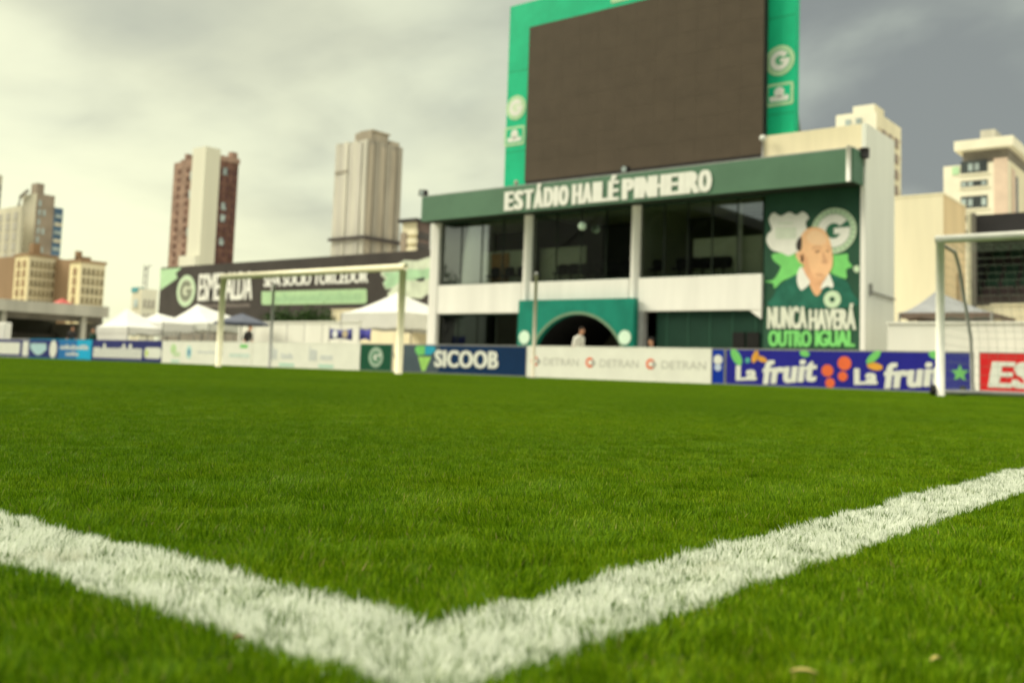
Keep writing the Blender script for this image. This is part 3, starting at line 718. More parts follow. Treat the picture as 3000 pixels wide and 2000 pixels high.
emblem(bx(1100), .49, .36, FY, p, mat('crest_grey', (.34, .48, .38), .5), PRINTW, mat('crest_letter_green', (.10, .26, .16), .5))
o, p, a, b = board('dark blue board with white block lettering and a tri-colour mark', 1180, 1541, NAVY, GREYP)
ad_rect(p, 1183, 1285, .05, .92, SLATE, .005)
plate('print', [(bx(u), v) for u, v in ((1217, .90), (1243, .92), (1243, .62), (1222, .60), (1214, .76))], FY-.003, MIDG, p, .003)
plate('print', [(bx(u), v) for u, v in ((1244, .92), (1272, .90), (1275, .76), (1260, .62), (1244, .62))], FY-.003, mat('print_cyan', (.03, .36, .55), .5), p, .003)
plate('print', [(bx(u), v) for u, v in ((1224, .55), (1262, .55), (1246, .08), (1236, .08))], FY-.003, mat('print_lime2', (.36, .66, .16), .5), p, .003)
ad_text(p, 'SICOOB', 1272, 1460, .22, .78, PRINTW, .02, 0, 1, 0, .03, 1.05)
o, p, a, b = board('long white board with three orange marks and pale grey lettering', 1543, 2083, BOARDW, BOARDW)
for u, v0, v1 in ((1567, 1593, 1694), (1728, 1757, 1870), (1906, 1938, 2068)):
    z = .50; ad_disc(p, u, z, .15, ORANGE); ad_disc(p, u, z, .075, BOARDW, None, 1)
    plate('print', [(bx(u+6), z+.13), (bx(u+17), z), (bx(u+6), z-.13)], FY-.006, PRINTG, p, .003)
    ad_text(p, 'DETRAN', v0, v1, z-.12, z+.10, mat('print_pale_grey', (.55, .54, .50), .5), .0, heavy=0)
o, p, a, b = board('narrow board with a blue pillar and white badge between white and purple boards', 2085, 2122, BLUE, GREYP)
ad_disc(p, 2103, .66, .13, PRINTW); ad_disc(p, 2103, .46, .10, mat('print_pale_blue', (.55, .62, .80), .5), None, 0)
o, p, a, b = board('purple board with playful white lettering, orange dots and green leaves', 2126, 2852, PURPLE, GREYP)
def fruit(px0, s_, dz=0, star=False):
    sc = lambda u: px0+(u)*s_
    ad_text(p, 'La', sc(0), sc(62), .12+dz, .52+dz, PRINTW, .02, .03, 1, 0, .03, 1.1)
    ad_text(p, 'fruit', sc(78), sc(238), .05+dz, .66+dz, PRINTW, .02, .12, 1, .12, .03, 1.08)
    rot = lambda cx, cz, a, b, an: [(bx(cx)+a*math.cos(t_)*math.cos(an)-b*math.sin(t_)*math.sin(an), cz+a*math.cos(t_)*math.sin(an)+b*math.sin(t_)*math.cos(an)) for t_ in [i*.2618 for i in range(24)]]
    lay = FY-.003
    return rot, lay, sc
def leafp(rot, lay, cx, cz, a, b, an, m): plate('print', rot(cx, cz, a, b, an), lay, m, p, .003)
rot, lay, sc = fruit(2156, 1.0)
leafp(rot, lay, 2157, .74, .24, .12, -1.0, MIDG); leafp(rot, lay, 2212, .76, .17, .08, 1.2, AMBER); leafp(rot, lay, 2232, .70, .15, .07, .25-.6, AMBER)
leafp(rot, lay, 2190, .66, .07, .07, 0, mat('print_teal', (.10, .42, .36), .5)); leafp(rot, lay, 2357, .86, .13, .08, -.2, MIDG)
for u, z, r_ in ((2474, .64, .17), (2424, .45, .15), (2469, .32, .12), (2432, .15, .12)): ad_disc(p, u, z, r_, ORANGE, None, 1)
rot, lay, sc = fruit(2502, 1.12)
leafp(rot, lay, 2559, .80, .22, .09, .75, MIDG); leafp(rot, lay, 2563, .58, .19, .09, -.15, AMBER); leafp(rot, lay, 2738, .88, .13, .09, -.3, MIDG)
sx, sz = bx(2812), .47
star = [(sx+(.20 if i % 2 == 0 else .09)*math.sin(i*math.pi/5), sz+(.20 if i % 2 == 0 else .09)*math.cos(i*math.pi/5)) for i in range(10)]
plate('print', star, lay, MIDG, p, .003)
o, p, a, b = board('red board with large white slanted lettering at the right picture edge', 2868, 3260, RED, GREYP)
ad_text(p, 'ESP', 2893, 3120, .17, .76, PRINTW, .02, 0, 0, .15, .05, 1.12); ad_rect(p, 2872, 3250, .04, .10, PRINTW, .01)

# ------------------------------------------------------------------ goals and poles
def goal(label, x0, x1, Y, m, net, thick=.065):
    o = thing('football_goal', label, 'goal', ((x0+x1)/2, Y, 0)); H_ = 2.44
    for x in (x0, x1): mb = MB(); mb.tube([(x, Y, .0), (x, Y, H_+thick*.3)], thick, 16); mb.build('post', m, o, True)
    mb = MB(); mb.tube([(x0-thick, Y, H_+thick), (x1+thick, Y, H_+thick)], thick, 16); mb.build('crossbar', m, o, True)
    if net:
        for x in (x0, x1):
            mb = MB(); mb.tube([(x, Y+.05, H_), (x, Y+.9, H_-.04), (x, Y+1.15, H_-.25), (x, Y+1.9, 1.0), (x, Y+2.0, .06)], .03, 10); mb.build('net_hoop', GREYP, o, True)
            mb = MB(); mb.tube([(x, Y+.05, .07), (x, Y+2.0, .07)], .04, 8); mb.build('ground_bar', GREYP, o, True)
            for yy in (Y-.02, Y+1.75):
                mb = MB(); mb.tube([(x-.13, yy, .09), (x-.06, yy, .09)], .09, 12); mb.build('wheel', RUBBER, o)
        mb = MB(); mb.tube([(x0, Y+2.0, .07), (x1, Y+2.0, .07)], .04, 8); mb.build('ground_bar', GREYP, o, True)
        prof = [(Y+.05, H_), (Y+.9, H_-.04), (Y+1.15, H_-.25), (Y+1.9, 1.0), (Y+2.0, .06)]
        nb = MB(); cell = .14
        for i in range(int((x1-x0)/cell)+1):
            x = x0+i*cell; nb.tube([(x, a_, b_) for a_, b_ in prof], .0028, 3, False)
        seg = []
        for (y0, z0), (y1, z1) in zip(prof, prof[1:]):
            L = math.hypot(y1-y0, z1-z0); k = int(L/cell)
            seg += [(y0+(y1-y0)*i/k, z0+(z1-z0)*i/k) for i in range(k)]
        for y0, z0 in seg: nb.tube([(x0, y0, z0), (x1, y0, z0)], .0028, 3, False)
        for x in (x0, x1):
            for i in range(1, 17):
                z0 = i*cell
                ymax = Y+2.0 if z0 < 1 else Y+2.0-(z0-1)*.62
                nb.tube([(x, Y+.05, z0), (x, min(ymax, Y+1.95), z0)], .0028, 3, False)
            for i in range(1, 14):
                yy = Y+i*cell; zt = H_-.04 if yy < Y+.9 else H_-.25-(yy-Y-1.15)*1.85
                nb.tube([(x, yy, .07), (x, yy, max(.2, zt))], .0028, 3, False)
        no = nb.build('net', mat('net_cord', (.20, .24, .19), .8, .05, 4), o); no['kind'] = 'stuff'
    return o
YGL = 16.5
goal('white football goal with net and wheels at the right picture edge', PX(2755, 1150, YGL), PX(2755, 1150, YGL)+7.32, YGL, GOALW2, True)
goal('cream football goal without net in front of the white boards', PX(641, 1050, YGL), PX(1168, 1080, YGL), YGL, GOALW, False, .085)
for lb, px, pt in (('thin cream pole standing in front of the long white board', 1563, 803), ('thin grey pole behind the far goal in front of the black banner', 790, 832)):
    x = PX(px, 1060, 20); z = PZ(px, pt, 20); mb = MB(); mb.tube([(x, 20, 0), (x, 20, z)], [.05, .042], 12)
    o = thing('net_pole', lb, 'pole', (x, 20, 0)); mb.build('shaft', mat('pole_cream', (.62, .57, .46), .6) if px > 1000 else GREYP, o, True)
    MB().box(x-.11, x+.11, 19.89, 20.11, .0, .03).build('base_plate', GREYM, o); mb = MB(); mb.sphere((x, 20, z), .05, .05, .05); mb.build('cap', GREYP, o, True)

# ------------------------------------------------------------------ black banner stand on the left
YN = 42.0
ban = thing('banner_wall', 'long black banner with round crest and white lettering on a stand behind the far goal', 'banner', (-53, YN+.1, 0))
bxn = lambda px, py=850: PX(px, py, YN); bzn = lambda px, py: PZ(px, py, YN)
NX_0, NX_1 = bxn(468), bxn(1300)
pn_ = box('banner_panel', BANNER, ban, NX_0, NX_1, YN, YN+.08, 3.05, 7.15)
box('backing_wall', CONCD, ban, NX_0+.2, NX_1, YN+.2, YN+.5, 0, 6.9)
for i in range(7):
    x = NX_0+1+(NX_1-NX_0-2)*i/6; mb = MB(); mb.tube([(x, YN+.14, 0), (x, YN+.14, 7.1)], .05, 8); mb.build('banner_post', GREYM, ban)
def nplate(nm, pts, lay, m): return plate(nm, [P(u, v, YN) for u, v in pts], YN-.004*lay, m, pn_, .004)
nplate('green_corner', [(470, 789), (533, 784), (515, 800), (520, 815), (470, 850)], 1, PALEG)
ex, ez = P(545, 852, YN); emblem(ex, ez, 1.18, YN-.004, pn_, MINT, mat('crest_pale', (.62, .66, .52), .5), mat('crest_ink', (.22, .24, .18), .6))
def ntext(t_, x0, x1, ztop, zbot, m, bold=.06): lettering('banner_lettering', t_, bxn(x0), bxn(x1), zbot, ztop, YN-.012, m, pn_, .01, .004, heavy=.05)
z = lambda px, py: bzn(px, py)
ntext('ESMERALDA', 581, 740, z(660, 798), z(660, 880), PRINTW, .045)
bars('banner_subtitle', bxn(577), bxn(735), z(655, 900), z(655, 889), 34, YN-.004, mat('subtitle_grey', (.20, .17, .16), .6), pn_, 21)
ntext('SEJA SÓCIO TORCEDOR', 772, 1078, z(900, 790), z(900, 846), PRINTW, .045)
nplate('green_strip', [(767, 854), (1072, 846), (1075, 850), (1075, 884), (1070, 889), (772, 893), (766, 889)], 1, mat('strip_green', (.42, .62, .36), .5))
bars('strip_lettering', bxn(800), bxn(1060), z(920, 884), z(920, 857), 24, YN-.008, mat('strip_ink', (.34, .54, .32), .5), pn_, 22)
nplate('brush_art', [(1120, 782), (1135, 775), (1160, 777), (1185, 762), (1220, 764), (1275, 748), (1275, 868), (1250, 862), (1235, 875), (1205, 872), (1180, 880), (1150, 890), (1135, 860), (1150, 845), (1130, 848), (1122, 830), (1130, 818), (1115, 805)], 1, mat('brush_white', (.62, .68, .55), .6, .12, 1.2))
nplate('brush_art', [(1122, 800), (1160, 796), (1200, 788), (1240, 790), (1275, 778), (1275, 812), (1230, 822), (1180, 820), (1150, 842), (1130, 845), (1125, 826), (1135, 815)], 2, mat('brush_green', (.40, .62, .40), .6, .12, 1.2))
nplate('brush_art', [(1215, 818), (1245, 812), (1243, 823), (1228, 825)], 3, DARK)

# cream walls under the banner
def wall(name, label, px0, px1, py0, py1, Y, th, m, cap=None):
    x0, x1 = PX(px0, py0, Y), PX(px1, py0, Y); zz = PZ((px0+px1)/2, py0, Y)
    o = thing(name, label, 'wall', ((x0+x1)/2, Y, 0)); box('wall_face', m, o, x0, x1, Y, Y+th, .013, zz)
    box('coping', cap or m, o, x0-.03, x1+.03, Y-.04, Y+th+.04, zz+.002, zz+.06)
    return o, x0, x1, zz
wall('rendered_wall', 'cream rendered wall behind the white tent and far goal post', 972, 1262, 906, 1000, 38, .3, CREAM)
hw, hx0, hx1, hz = wall('site_hoarding', 'white panel hoarding behind the white boards of the far goal', 700, 1056, 945, 1000, 29.5, .06, OFFW)
for i in range(1, 7):
    x = hx0+(hx1-hx0)*i/7; box('panel_joint', GREYP, hw, x-.012, x+.012, 29.488, 29.499, .02, hz-.01)
wall('rendered_wall', 'low white wall behind the purple board beneath the grey tent roof', 2600, 3300, 948, 1035, 27.0, .2, OFFW)
wall('rendered_wall', 'cream wall section above the low white wall under the dark stand', 2905, 3300, 893, 950, 32.5, .2, CREAM)

# ------------------------------------------------------------------ tents, parasol, flags
def tent(label, px0, px1, pyeave, apex, Y, depth, val=.30, top=TENTW, side=TENTW, walls=None, group='gazebo tents behind the boards'):
    x0, x1 = PX(px0, pyeave, Y), PX(px1, pyeave, Y); ze = PZ((px0+px1)/2, pyeave, Y); Ym = Y+depth/2
    ax, az = P(apex[0], apex[1], Ym)
    ax = min(max(ax, x0+.3), x1-.3)
    o = thing('gazebo_tent', label, 'tent', ((x0+x1)/2, Ym, 0), group)
    c = [(x0, Y), (x1, Y), (x1, Y+depth), (x0, Y+depth)]; mb = MB(); N = 6
    for k in range(4):
        (xa, ya), (xb, yb) = c[k], c[(k+1) % 4]; rows = []
        for i in range(N+1):
            s_ = i/N; zz = ze+(az-ze)*(s_**1.35)
            rows.append([(xa+(xb-xa)*j/N+(ax-(xa+(xb-xa)*j/N))*s_, ya+(yb-ya)*j/N+(Ym-(ya+(yb-ya)*j/N))*s_, zz) for j in range(N+1)])
        vs = [p_ for r_ in rows for p_ in r_]; fs = [(i*(N+1)+j, i*(N+1)+j+1, (i+1)*(N+1)+j+1, (i+1)*(N+1)+j) for i in range(N) for j in range(N)]
        mb.add(vs, fs, 0)
    cv = mb.build('canopy', top, o, True)
    vb = MB()
    for k in range(4):
        (xa, ya), (xb, yb) = c[k], c[(k+1) % 4]; M = 12; vs = []
        for j in range(M+1):
            t_ = j/M; sc = .03*math.sin(j*math.pi/2)
            vs += [(xa+(xb-xa)*t_, ya+(yb-ya)*t_, ze), (xa+(xb-xa)*t_, ya+(yb-ya)*t_, ze-val-sc)]
        vb.add(vs, [(2*j, 2*j+1, 2*j+3, 2*j+2) for j in range(M)])
    v_ = vb.build('valance', side, cv); sd = v_.modifiers.new('thick', 'SOLIDIFY'); sd.thickness = .006
    for xa, ya in c: mb = MB(); mb.tube([(xa, ya, .013), (xa, ya, ze)], .035, 8); mb.build('leg', GREYM, o)
    if walls:
        for wx0, wx1 in walls: box('side_sheet', side, o, PX(wx0, pyeave, Y), PX(wx1, pyeave, Y), Y+.02, Y+.04, .05, ze-val*.5)
    return o
tent('white gazebo with rounded peak nearest the low stand', 282, 376, 957, (330, 905), 29.0, 3.2, .35, walls=[(284, 375)])
tent('white gazebo with dark open front above the night-blue board', 375, 478, 944, (420, 918), 31.0, 3.4, .5)
tent('white gazebo with grey shaded right slope under the banner crest', 468, 612, 946, (508, 892), 33.0, 4.6, .42, TENTW, mat('tent_valance', (.55, .56, .52), .7))
tent('small white gazebo peak beside the left post of the far goal', 570, 640, 946, (612, 912), 37.0, 3.0, .3)
tent('large white gazebo with tall curved peak beside the far goal right post', 1000, 1182, 915, (1163, 856), 33.0, 5.0, .75)
tent('grey pyramid tent roof behind the right goal post', 2635, 2905, 915, (2742, 852), 29.5, 4.0, .16, mat('tent_canvas_grey', (.27, .28, .30), .7, .06, 1.5), mat('tent_brown', (.16, .12, .10), .7))
o = thing('parasol', 'dark slate parasol with folded cover between the far goal posts', 'parasol', (PX(708, 945, 28), 28, 0))
x, ze = P(708, 946, 28); zt = PZ(708, 918, 28); mb = MB(); n = 8; R_ = 1.25
vs = [(x, 28, zt)]; fs = []
for i in range(n): vs.append((x+R_*math.cos(i*2*math.pi/n+.2), 28+R_*math.sin(i*2*math.pi/n+.2), ze))
for i in range(n): vs.append((x+R_*math.cos(i*2*math.pi/n+.2), 28+R_*math.sin(i*2*math.pi/n+.2), ze-.1))
for i in range(n): fs += [(0, 1+i, 1+(i+1) % n), (1+i, 1+n+i, 1+n+(i+1) % n, 1+(i+1) % n)]
mb.add(vs, fs).build('canopy', TENTB, o); mb = MB(); mb.tube([(x, 28, .013), (x, 28, zt)], .03, 8); mb.build('pole', DARK, o)
mb = MB(); mb.tube([(x, 28, .013), (x, 28, .10)], [.28, .24], 16); mb.build('base', DARK, o)
def flag(label, px0, px1, py0, py1, Y, m, mark=False):
    x0, z1 = P(px0, py0, Y); x1 = PX(px1, py0, Y); z0 = PZ(px0, py1, Y)
    o = thing('feather_flag', label, 'flag', (x0, Y, 0), 'blue flags by the white tent'); mb = MB(); mb.tube([(x0-.03, Y, .013), (x0-.03, Y, z1+.1)], .02, 8); mb.build('pole', GREYM, o)
    N = 8; vs = []
    for i in range(N+1):
        s_ = i/N; xx = x0+(x1-x0)*s_; yy = Y+.06*math.sin(s_*5); vs += [(xx, yy, z0+.05*math.sin(s_*4)), (xx, yy, z1-.06*math.sin(s_*3))]
    c = MB().add(vs, [(2*i, 2*i+2, 2*i+3, 2*i+1) for i in range(N)]).build('cloth', m, o, True); sd = c.modifiers.new('thick', 'SOLIDIFY'); sd.thickness = .01
    if mark:
        for k, mm in ((.25, FAINT), (.68, mat('flag_gold', (.45, .38, .26), .6))): plate('flag_mark', circ(x0+(x1-x0)*k, (z0+z1)/2, .17, 16), Y-.03, mm, c, .012)
flag('blue flag with pale round marks left of the white tent leg', 967, 1036, 962, 994, 28.6, NAVY2, True)
flag('plain deep blue flag right next to the white tent leg', 1055, 1090, 962, 996, 28.2, mat('flag_blue', (.05, .05, .28), .7))

# ------------------------------------------------------------------ left low stand and an added tall stand beyond the picture edge
XS = -60.0
ls = thing('covered_stand', 'low concrete covered stand at the left picture edge', 'stand', (XS-3, 22, 0))
box('roof_fascia', CONC, ls, XS-.25, XS, 6.0, 33.6, 2.72, 3.42)
box('roof_slab', CONCD, ls, XS-7, XS-.26, 6.0, 33.6, 3.1, 3.35)
box('soffit_beam', CONCD, ls, XS-1.0, XS-.7, 6.0, 33.6, 2.35, 3.09)
box('rear_wall', ROOMD, ls, XS-7, XS-6.8, 6.0, 33.6, .013, 3.09)
box('end_wall', CONC, ls, XS-6.7, XS-.4, 33.3, 33.58, .013, 2.34)
for i in range(6): box('pier', CONC, ls, XS-.62, XS-.3, 7+i*5.0, 7.3+i*5.0, .013, 2.70)
for i in range(4): box('step', CONCD, ls, XS-6.7, XS-2.4-i*1.1, 6.2, 33.2, .013+i*.4, .4+i*.4)
o = thing('white_column', 'short white column standing in front of the low stand at the left edge', 'column', (PX(4, 960, 25), 25, 0))
x0 = PX(-12, 960, 25); x1 = PX(13, 960, 25); box('shaft', WHITE, o, x0, x1, 25, 25.4, .013, PZ(5, 944, 25), bevel=.06); box('plinth', CONC, o, x0-.05, x1+.05, 24.9, 25.5, .013, .08)
o = thing('red_sunshade', 'small red sunshade on the roof of the low stand', 'sunshade', (PX(182, 885, 31.5), 31.5, 3.35)); xr, zr = P(182, 878, 31.5)
mb = MB(); mb.add([(xr-.6, 31.1, zr-.25), (xr+.6, 31.1, zr-.25), (xr+.6, 31.9, zr-.25), (xr-.6, 31.9, zr-.25), (xr, 31.5, zr+.1)], [(0, 1, 4), (1, 2, 4), (2, 3, 4), (3, 0, 4)]).build('canopy', mat('faded_red', (.5, .10, .09), .7), o)
mb = MB(); mb.tube([(xr, 31.5, 3.35), (xr, 31.5, zr+.05)], .03, 6); mb.build('pole', GREYM, o)

ts = thing('unseen_stand', 'tall dark stand added beyond the left picture edge for dark window reflections', 'stand', (-70, -60, 0))  # unseen stand, added so the box windows mirror something dark
for i in range(10): box('tier', CONCD, ts, -66-i*1.6-1.6, -66-i*1.6, -130, -38, .0, .8+i*.9)
box('rear_wall', DARK, ts, -84, -83, -130, -38, 0, 24); box('roof', DARK, ts, -83, -62, -130, -38, 22.5, 24)
for i in range(9):
    y = -128+i*11.2; mb = MB(); mb.tube([(-82.5, y, 9), (-63, y, 22.4)], .3, 8); mb.build('roof_truss', DARK, ts)
    box('end_screen', DARK, ts, -82.9, -66, y-.1, y+.1, 8, 20)

# ------------------------------------------------------------------ foliage
def foliage_mesh(name, c, rx, ry, rz, n, ls_, seed, m):
    r = np.random.default_rng(seed); k = 26
    ctr = r.normal(size=(k, 3)); ctr /= np.linalg.norm(ctr, axis=1)[:, None]; ctr *= (r.random(k)**.5)[:, None]*.75
    idx = r.integers(0, k, n); p = ctr[idx]+r.normal(size=(n, 3))*.17
    p = p*np.array([rx, ry, rz])+np.array(c); a = r.normal(size=(n, 3)); a /= np.linalg.norm(a, axis=1)[:, None]
    b = np.cross(a, r.normal(size=(n, 3))); b /= np.linalg.norm(b, axis=1)[:, None]; s_ = ls_*(.6+.8*r.random(n))[:, None]
    V = np.stack([p-a*s_, p+b*s_*.45, p+a*s_, p-b*s_*.45], 1).reshape(-1, 3); q = np.arange(n)*4
    return MB().add(V.tolist(), np.stack([q, q+1, q+2, q+3], 1).tolist()).mesh(name, m)
LEAF = mat('leaf', (.035, .075, .018), .6, .3, 1.5)
def tree(name, label, x, y, h, rx, n, seed, cat='tree', group=None, ls_=.16):
    o = thing(name, label, cat, (x, y, 0), group); mb = MB(); rn = random.Random(seed)
    mb.tube([(x, y, 0), (x+.1, y, h*.3), (x, y+.1, h*.62)], [h*.028, h*.02, h*.012], 8)
    for k in range(5):
        a = k*1.3+seed; mb.tube([(x+.05, y, h*(.28+.05*k)), (x+rx*.55*math.cos(a), y+rx*.55*math.sin(a), h*(.5+.07*k))], [h*.010, h*.004], 6)
    mb.build('trunk', mat('bark', (.10, .07, .045), .9, .2, 6), o)
    link('crown', foliage_mesh('crown', (x, y, h*.66), rx, rx, h*.36, n, ls_, seed, LEAF), o)
for i, px in enumerate((822, 858, 902, 948)):
    x = PX(px, 930, 36+.6*i)
    tree('shrub', ['dark green shrub below the left end of the banner strip', 'olive shrub below the banner left of its middle', 'olive shrub below the banner right of its middle', 'dark green shrub beside the cream wall below the banner'][i], x, 36+.6*i, 3.4, 1.25, 1100, 60+i, 'shrub', 'shrubs under the black banner', .11)
for i, (x, y, h) in enumerate(((-86, -27, 15), (-88, -33, 13), (-84, -21, 14))):
    tree('roadside_tree', ['tallest', 'shortest', 'middle-sized'][i]+' tree behind the touchline, mirrored in the leftmost box window', x, y, h, 4.2, 2200, 80+i, 'tree', 'trees mirrored in the box window', .35)

# ------------------------------------------------------------------ dark stand on the right
ds = thing('seating_stand', 'dark seating stand with charcoal roof panel behind the right goal net', 'stand', (2, 38, 0))
YD = 36.0; x0, x1 = PX(2856, 700, YD), PX(3400, 700, YD)
box('roof_panel', mat('panel_charcoal', (.05, .046, .05), .6, .08, .6), ds, x0, x1, YD, YD+.2, PZ(2900, 694, YD), PZ(2900, 628, YD))
box('roof', DARK, ds, x0, x1, YD+.21, YD+7, PZ(2900, 694, YD)+.1, PZ(2900, 694, YD)+.3)
zt, zb = PZ(2900, 728, YD+.4), PZ(2900, 892, YD+.4)
box('rear_wall', DARK, ds, x0, x1, YD+2.7, YD+2.9, zb, zt+1.2)
for i in range(7):
    z0 = zb+(zt-zb)*i/7; y0 = YD+.4+i*.30
    box('seating_tier', mat('tier_brown', (.075, .06, .058), .8, .15, 1.5), ds, x0, x1, y0, y0+.32, z0, z0+.30)
    sm = MB(); sm.box(-.2, .2, -.03, .03, 0, .34); sm.box(-.2, .2, -.28, -.03, 0, .05)
    me = sm.mesh('seat', mat('seat_green', (.035, .075, .05), .6, .1, 2) if (i*3) % 4 else mat('seat_brown', (.07, .05, .05), .6, .1, 2))
    repeat('seat', me, ds, [(x0+.3+j*.55, y0+.30, z0+.305) for j in range(int(min(14, (x1-x0)/.55-1)))])
box('end_wall', DARK, ds, x0-.12, x0-.01, YD+.4, YD+2.9, zb, zt+.9)
box('front_wall', BEIGE, ds, x0, x1, YD+.1, YD+.38, .013, zb-.05)
for px, m_ in ((2842, BEIGE), (2852, CONCD)):
    xx = PX(px, 760, YD-.2); mb = MB(); mb.tube([(xx, YD-.2, .013), (xx, YD-.2, PZ(2850, 628, YD))], .09, 10); mb.build('support_post', m_, ds)
xx = PX(2918, 900, YD-.3); mb = MB(); mb.tube([(xx, YD-.3, .013), (xx, YD-.3, zb)], .06, 8); mb.build('support_post', DARK, ds)

# ------------------------------------------------------------------ city blocks
def cdim(pl, pc, pr, pt, dist):
    Y0 = Yat(pc, pt, dist); x0 = PX(pl, pt, Y0); x1, zt = P(pc, pt, Y0); Y1 = Ysolve(pr, pt, x1); return x0, x1, Y0, Y1, zt
def block(par, name, dims, m_front, m_side, z0=0, eps=0):
    x0, x1, y0, y1, zt = dims; mb = MB(); mb.box(x0, x1, y0, y1, z0, zt)
    mb.m = [1, 1, 0, 1, 1, 1]; return mb.build(name, [m_front, m_side], par)
def win_grid(par, dims, face, nu, nv, ww, wh, m, u0=.1, u1=.9, v0=.1, v1=.95, name='window', skip=None, sill=True):
    x0, x1, y0, y1, zt = dims; mb = MB()
    ww = min(ww, .5*((x1-x0) if face == 'f' else (y1-y0))*(u1-u0)/nu)
    if face == 'f':
        mb.box(-ww/2, ww/2, -.12, .02, -wh/2, wh/2)
        if sill: mb.box(-ww/2-.1, ww/2+.1, -.2, .02, -wh/2-.14, -wh/2-.01)
    else:
        mb.box(-.02, .12, -ww/2, ww/2, -wh/2, wh/2)
        if sill: mb.box(-.02, .2, -ww/2-.1, ww/2+.1, -wh/2-.14, -wh/2-.01)
    me = mb.mesh(name, m); pl = []
    for i in range(nu):
        for j in range(nv):
            if skip and skip(i, j): continue
            u = u0+(u1-u0)*(i+.5)/nu; v = v0+(v1-v0)*(j+.5)/nv
            pl.append((x0+(x1-x0)*u, y0, zt*v) if face == 'f' else (x1, y0+(y1-y0)*u, zt*v))
    repeat(name, me, par, pl)
def city(name, label, dims): return thing(name, label, 'building', ((dims[0]+dims[1])/2, dims[2], 0))
# far-left pale tower at the edge
d1 = cdim(-120, -8, 8, 512, 330); t1 = city('residential_tower', 'pale tower just cut by the left picture edge', d1); block(t1, 'wall', d1, TOWERG, TOWERG); win_grid(t1, d1, 's', 2, 20, 2, 1.4, WINDK)
# grey tower under construction
d2 = cdim(-10, 64, 72, 602, 300); t2 = city('office_tower', 'pale grey tower with blue glass corner at far left', d2); block(t2, 'wall', d2, TOWERG, TOWERG)
win_grid(t2, d2, 'f', 3, 9, 3.2, 2.0, mat('window_ash', (.40, .38, .34), .4), .05, .95, .35, .97)
d2b = cdim(68, 108, 162, 566, 305); block(t2, 'wall', d2b, TOWERG, mat('taupe', (.30, .25, .20), .9, .12, .2))
win_grid(t2, d2b, 's', 2, 10, 3.0, 1.6, WINLT, .08, .6, .4, .97, skip=lambda i, j: j < 3 or (i == 1 and j % 2))
x0, x1, y0, y1, zt = d2b; y2 = Ysolve(188, 600, x1); box('glass_corner', WINBL, t2, x1-6, x1-.3, y1, y2, 0, zt*.93)
for j in range(9): box('floor_band', TOWERG if j % 2 else WINLT, t2, x1-.3, x1-.05, y1+.5, y2, zt*(.45+.052*j), zt*(.45+.052*j)+1.0)
box('roof_house', TOWERG, t2, x0+1, x1-5, y0+2, y1-2, zt, zt+3); box('roof_house', mat('taupe', (.3, .25, .2)), t2, x1-4, x1-.5, y1-5, y1-3, zt, zt+3)
mb = MB(); px_ = x0-.6; mb.tube([(px_, y0-.8, 0), (px_, y0-.8, zt*.93), (px_+1.0, y0-.8, zt*.99), (px_+5, y0-.8, zt*1.02)], .45, 8); mb.build('hoist_mast', mat('hoist_grey', (.25, .23, .21), .7), t2)
# yellow apartment blocks
d3 = cdim(46, 86, 166, 748, 215); t3 = city('apartment_block', 'yellow-tan apartment block with rows of small windows, the left of two', d3); block(t3, 'wall', d3, YELLOW, TAN)
win_grid(t3, d3, 's', 6, 8, 1.5, 1.1, WINTAN, .06, .98, .2, .97); win_grid(t3, d3, 'f', 2, 8, 1.2, 1.2, TANB, .1, .9, .2, .97)
dl = cdim(0, 20, 46, 752, 228); block(t3, 'rear_wing', (dl[0]-8, d3[0]-.05, d3[2]+2, Ysolve(205, 770, d3[0]), dl[4]), TANB, TANB)
x0, x1, y0, y1, zt = d3; q0 = cdim(86, 98, 121, 712, 222); block(t3, 'roof_house', (q0[0], q0[1], q0[2], q0[3], q0[4]), TANB, TANB, zt+.01); box('roof_edge', TANB, t3, x0-.2, x1+.2, y0-.2, y1+.2, zt, zt+.5)
dk = cdim(176, 190, 206, 775, 225)
d3b = cdim(206, 238, 310, 768, 205); t3b = city('apartment_block', 'yellow-tan apartment block with stepped roof house, the right of two', d3b); block(t3b, 'wall', d3b, YELLOW, TAN)
win_grid(t3b, d3b, 's', 5, 8, 1.4, 1.1, WINTAN, .05, .98, .15, .96); win_grid(t3b, d3b, 'f', 1, 8, 1.2, 1.2, TANB, .1, .9, .15, .96)
block(t3b, 'link_wing', (dk[0]-2, d3b[0]-.05, d3b[2]+1.5, d3b[3]-1, dk[4]), TANB, TANB)
x0, x1, y0, y1, zt = d3b; box('roof_edge', TANB, t3b, x0-.2, x1+.2, y0-.2, y1+.2, zt, zt+.5)
q1 = cdim(220, 226, 242, 735, 208); block(t3b, 'roof_house', q1, TANB, TANB, zt+.51); q2 = cdim(228, 240, 264, 752, 209); block(t3b, 'roof_house', (q1[1]+.01, q2[1], q1[2], q2[3], q2[4]), TANB, TANB, zt+.51)
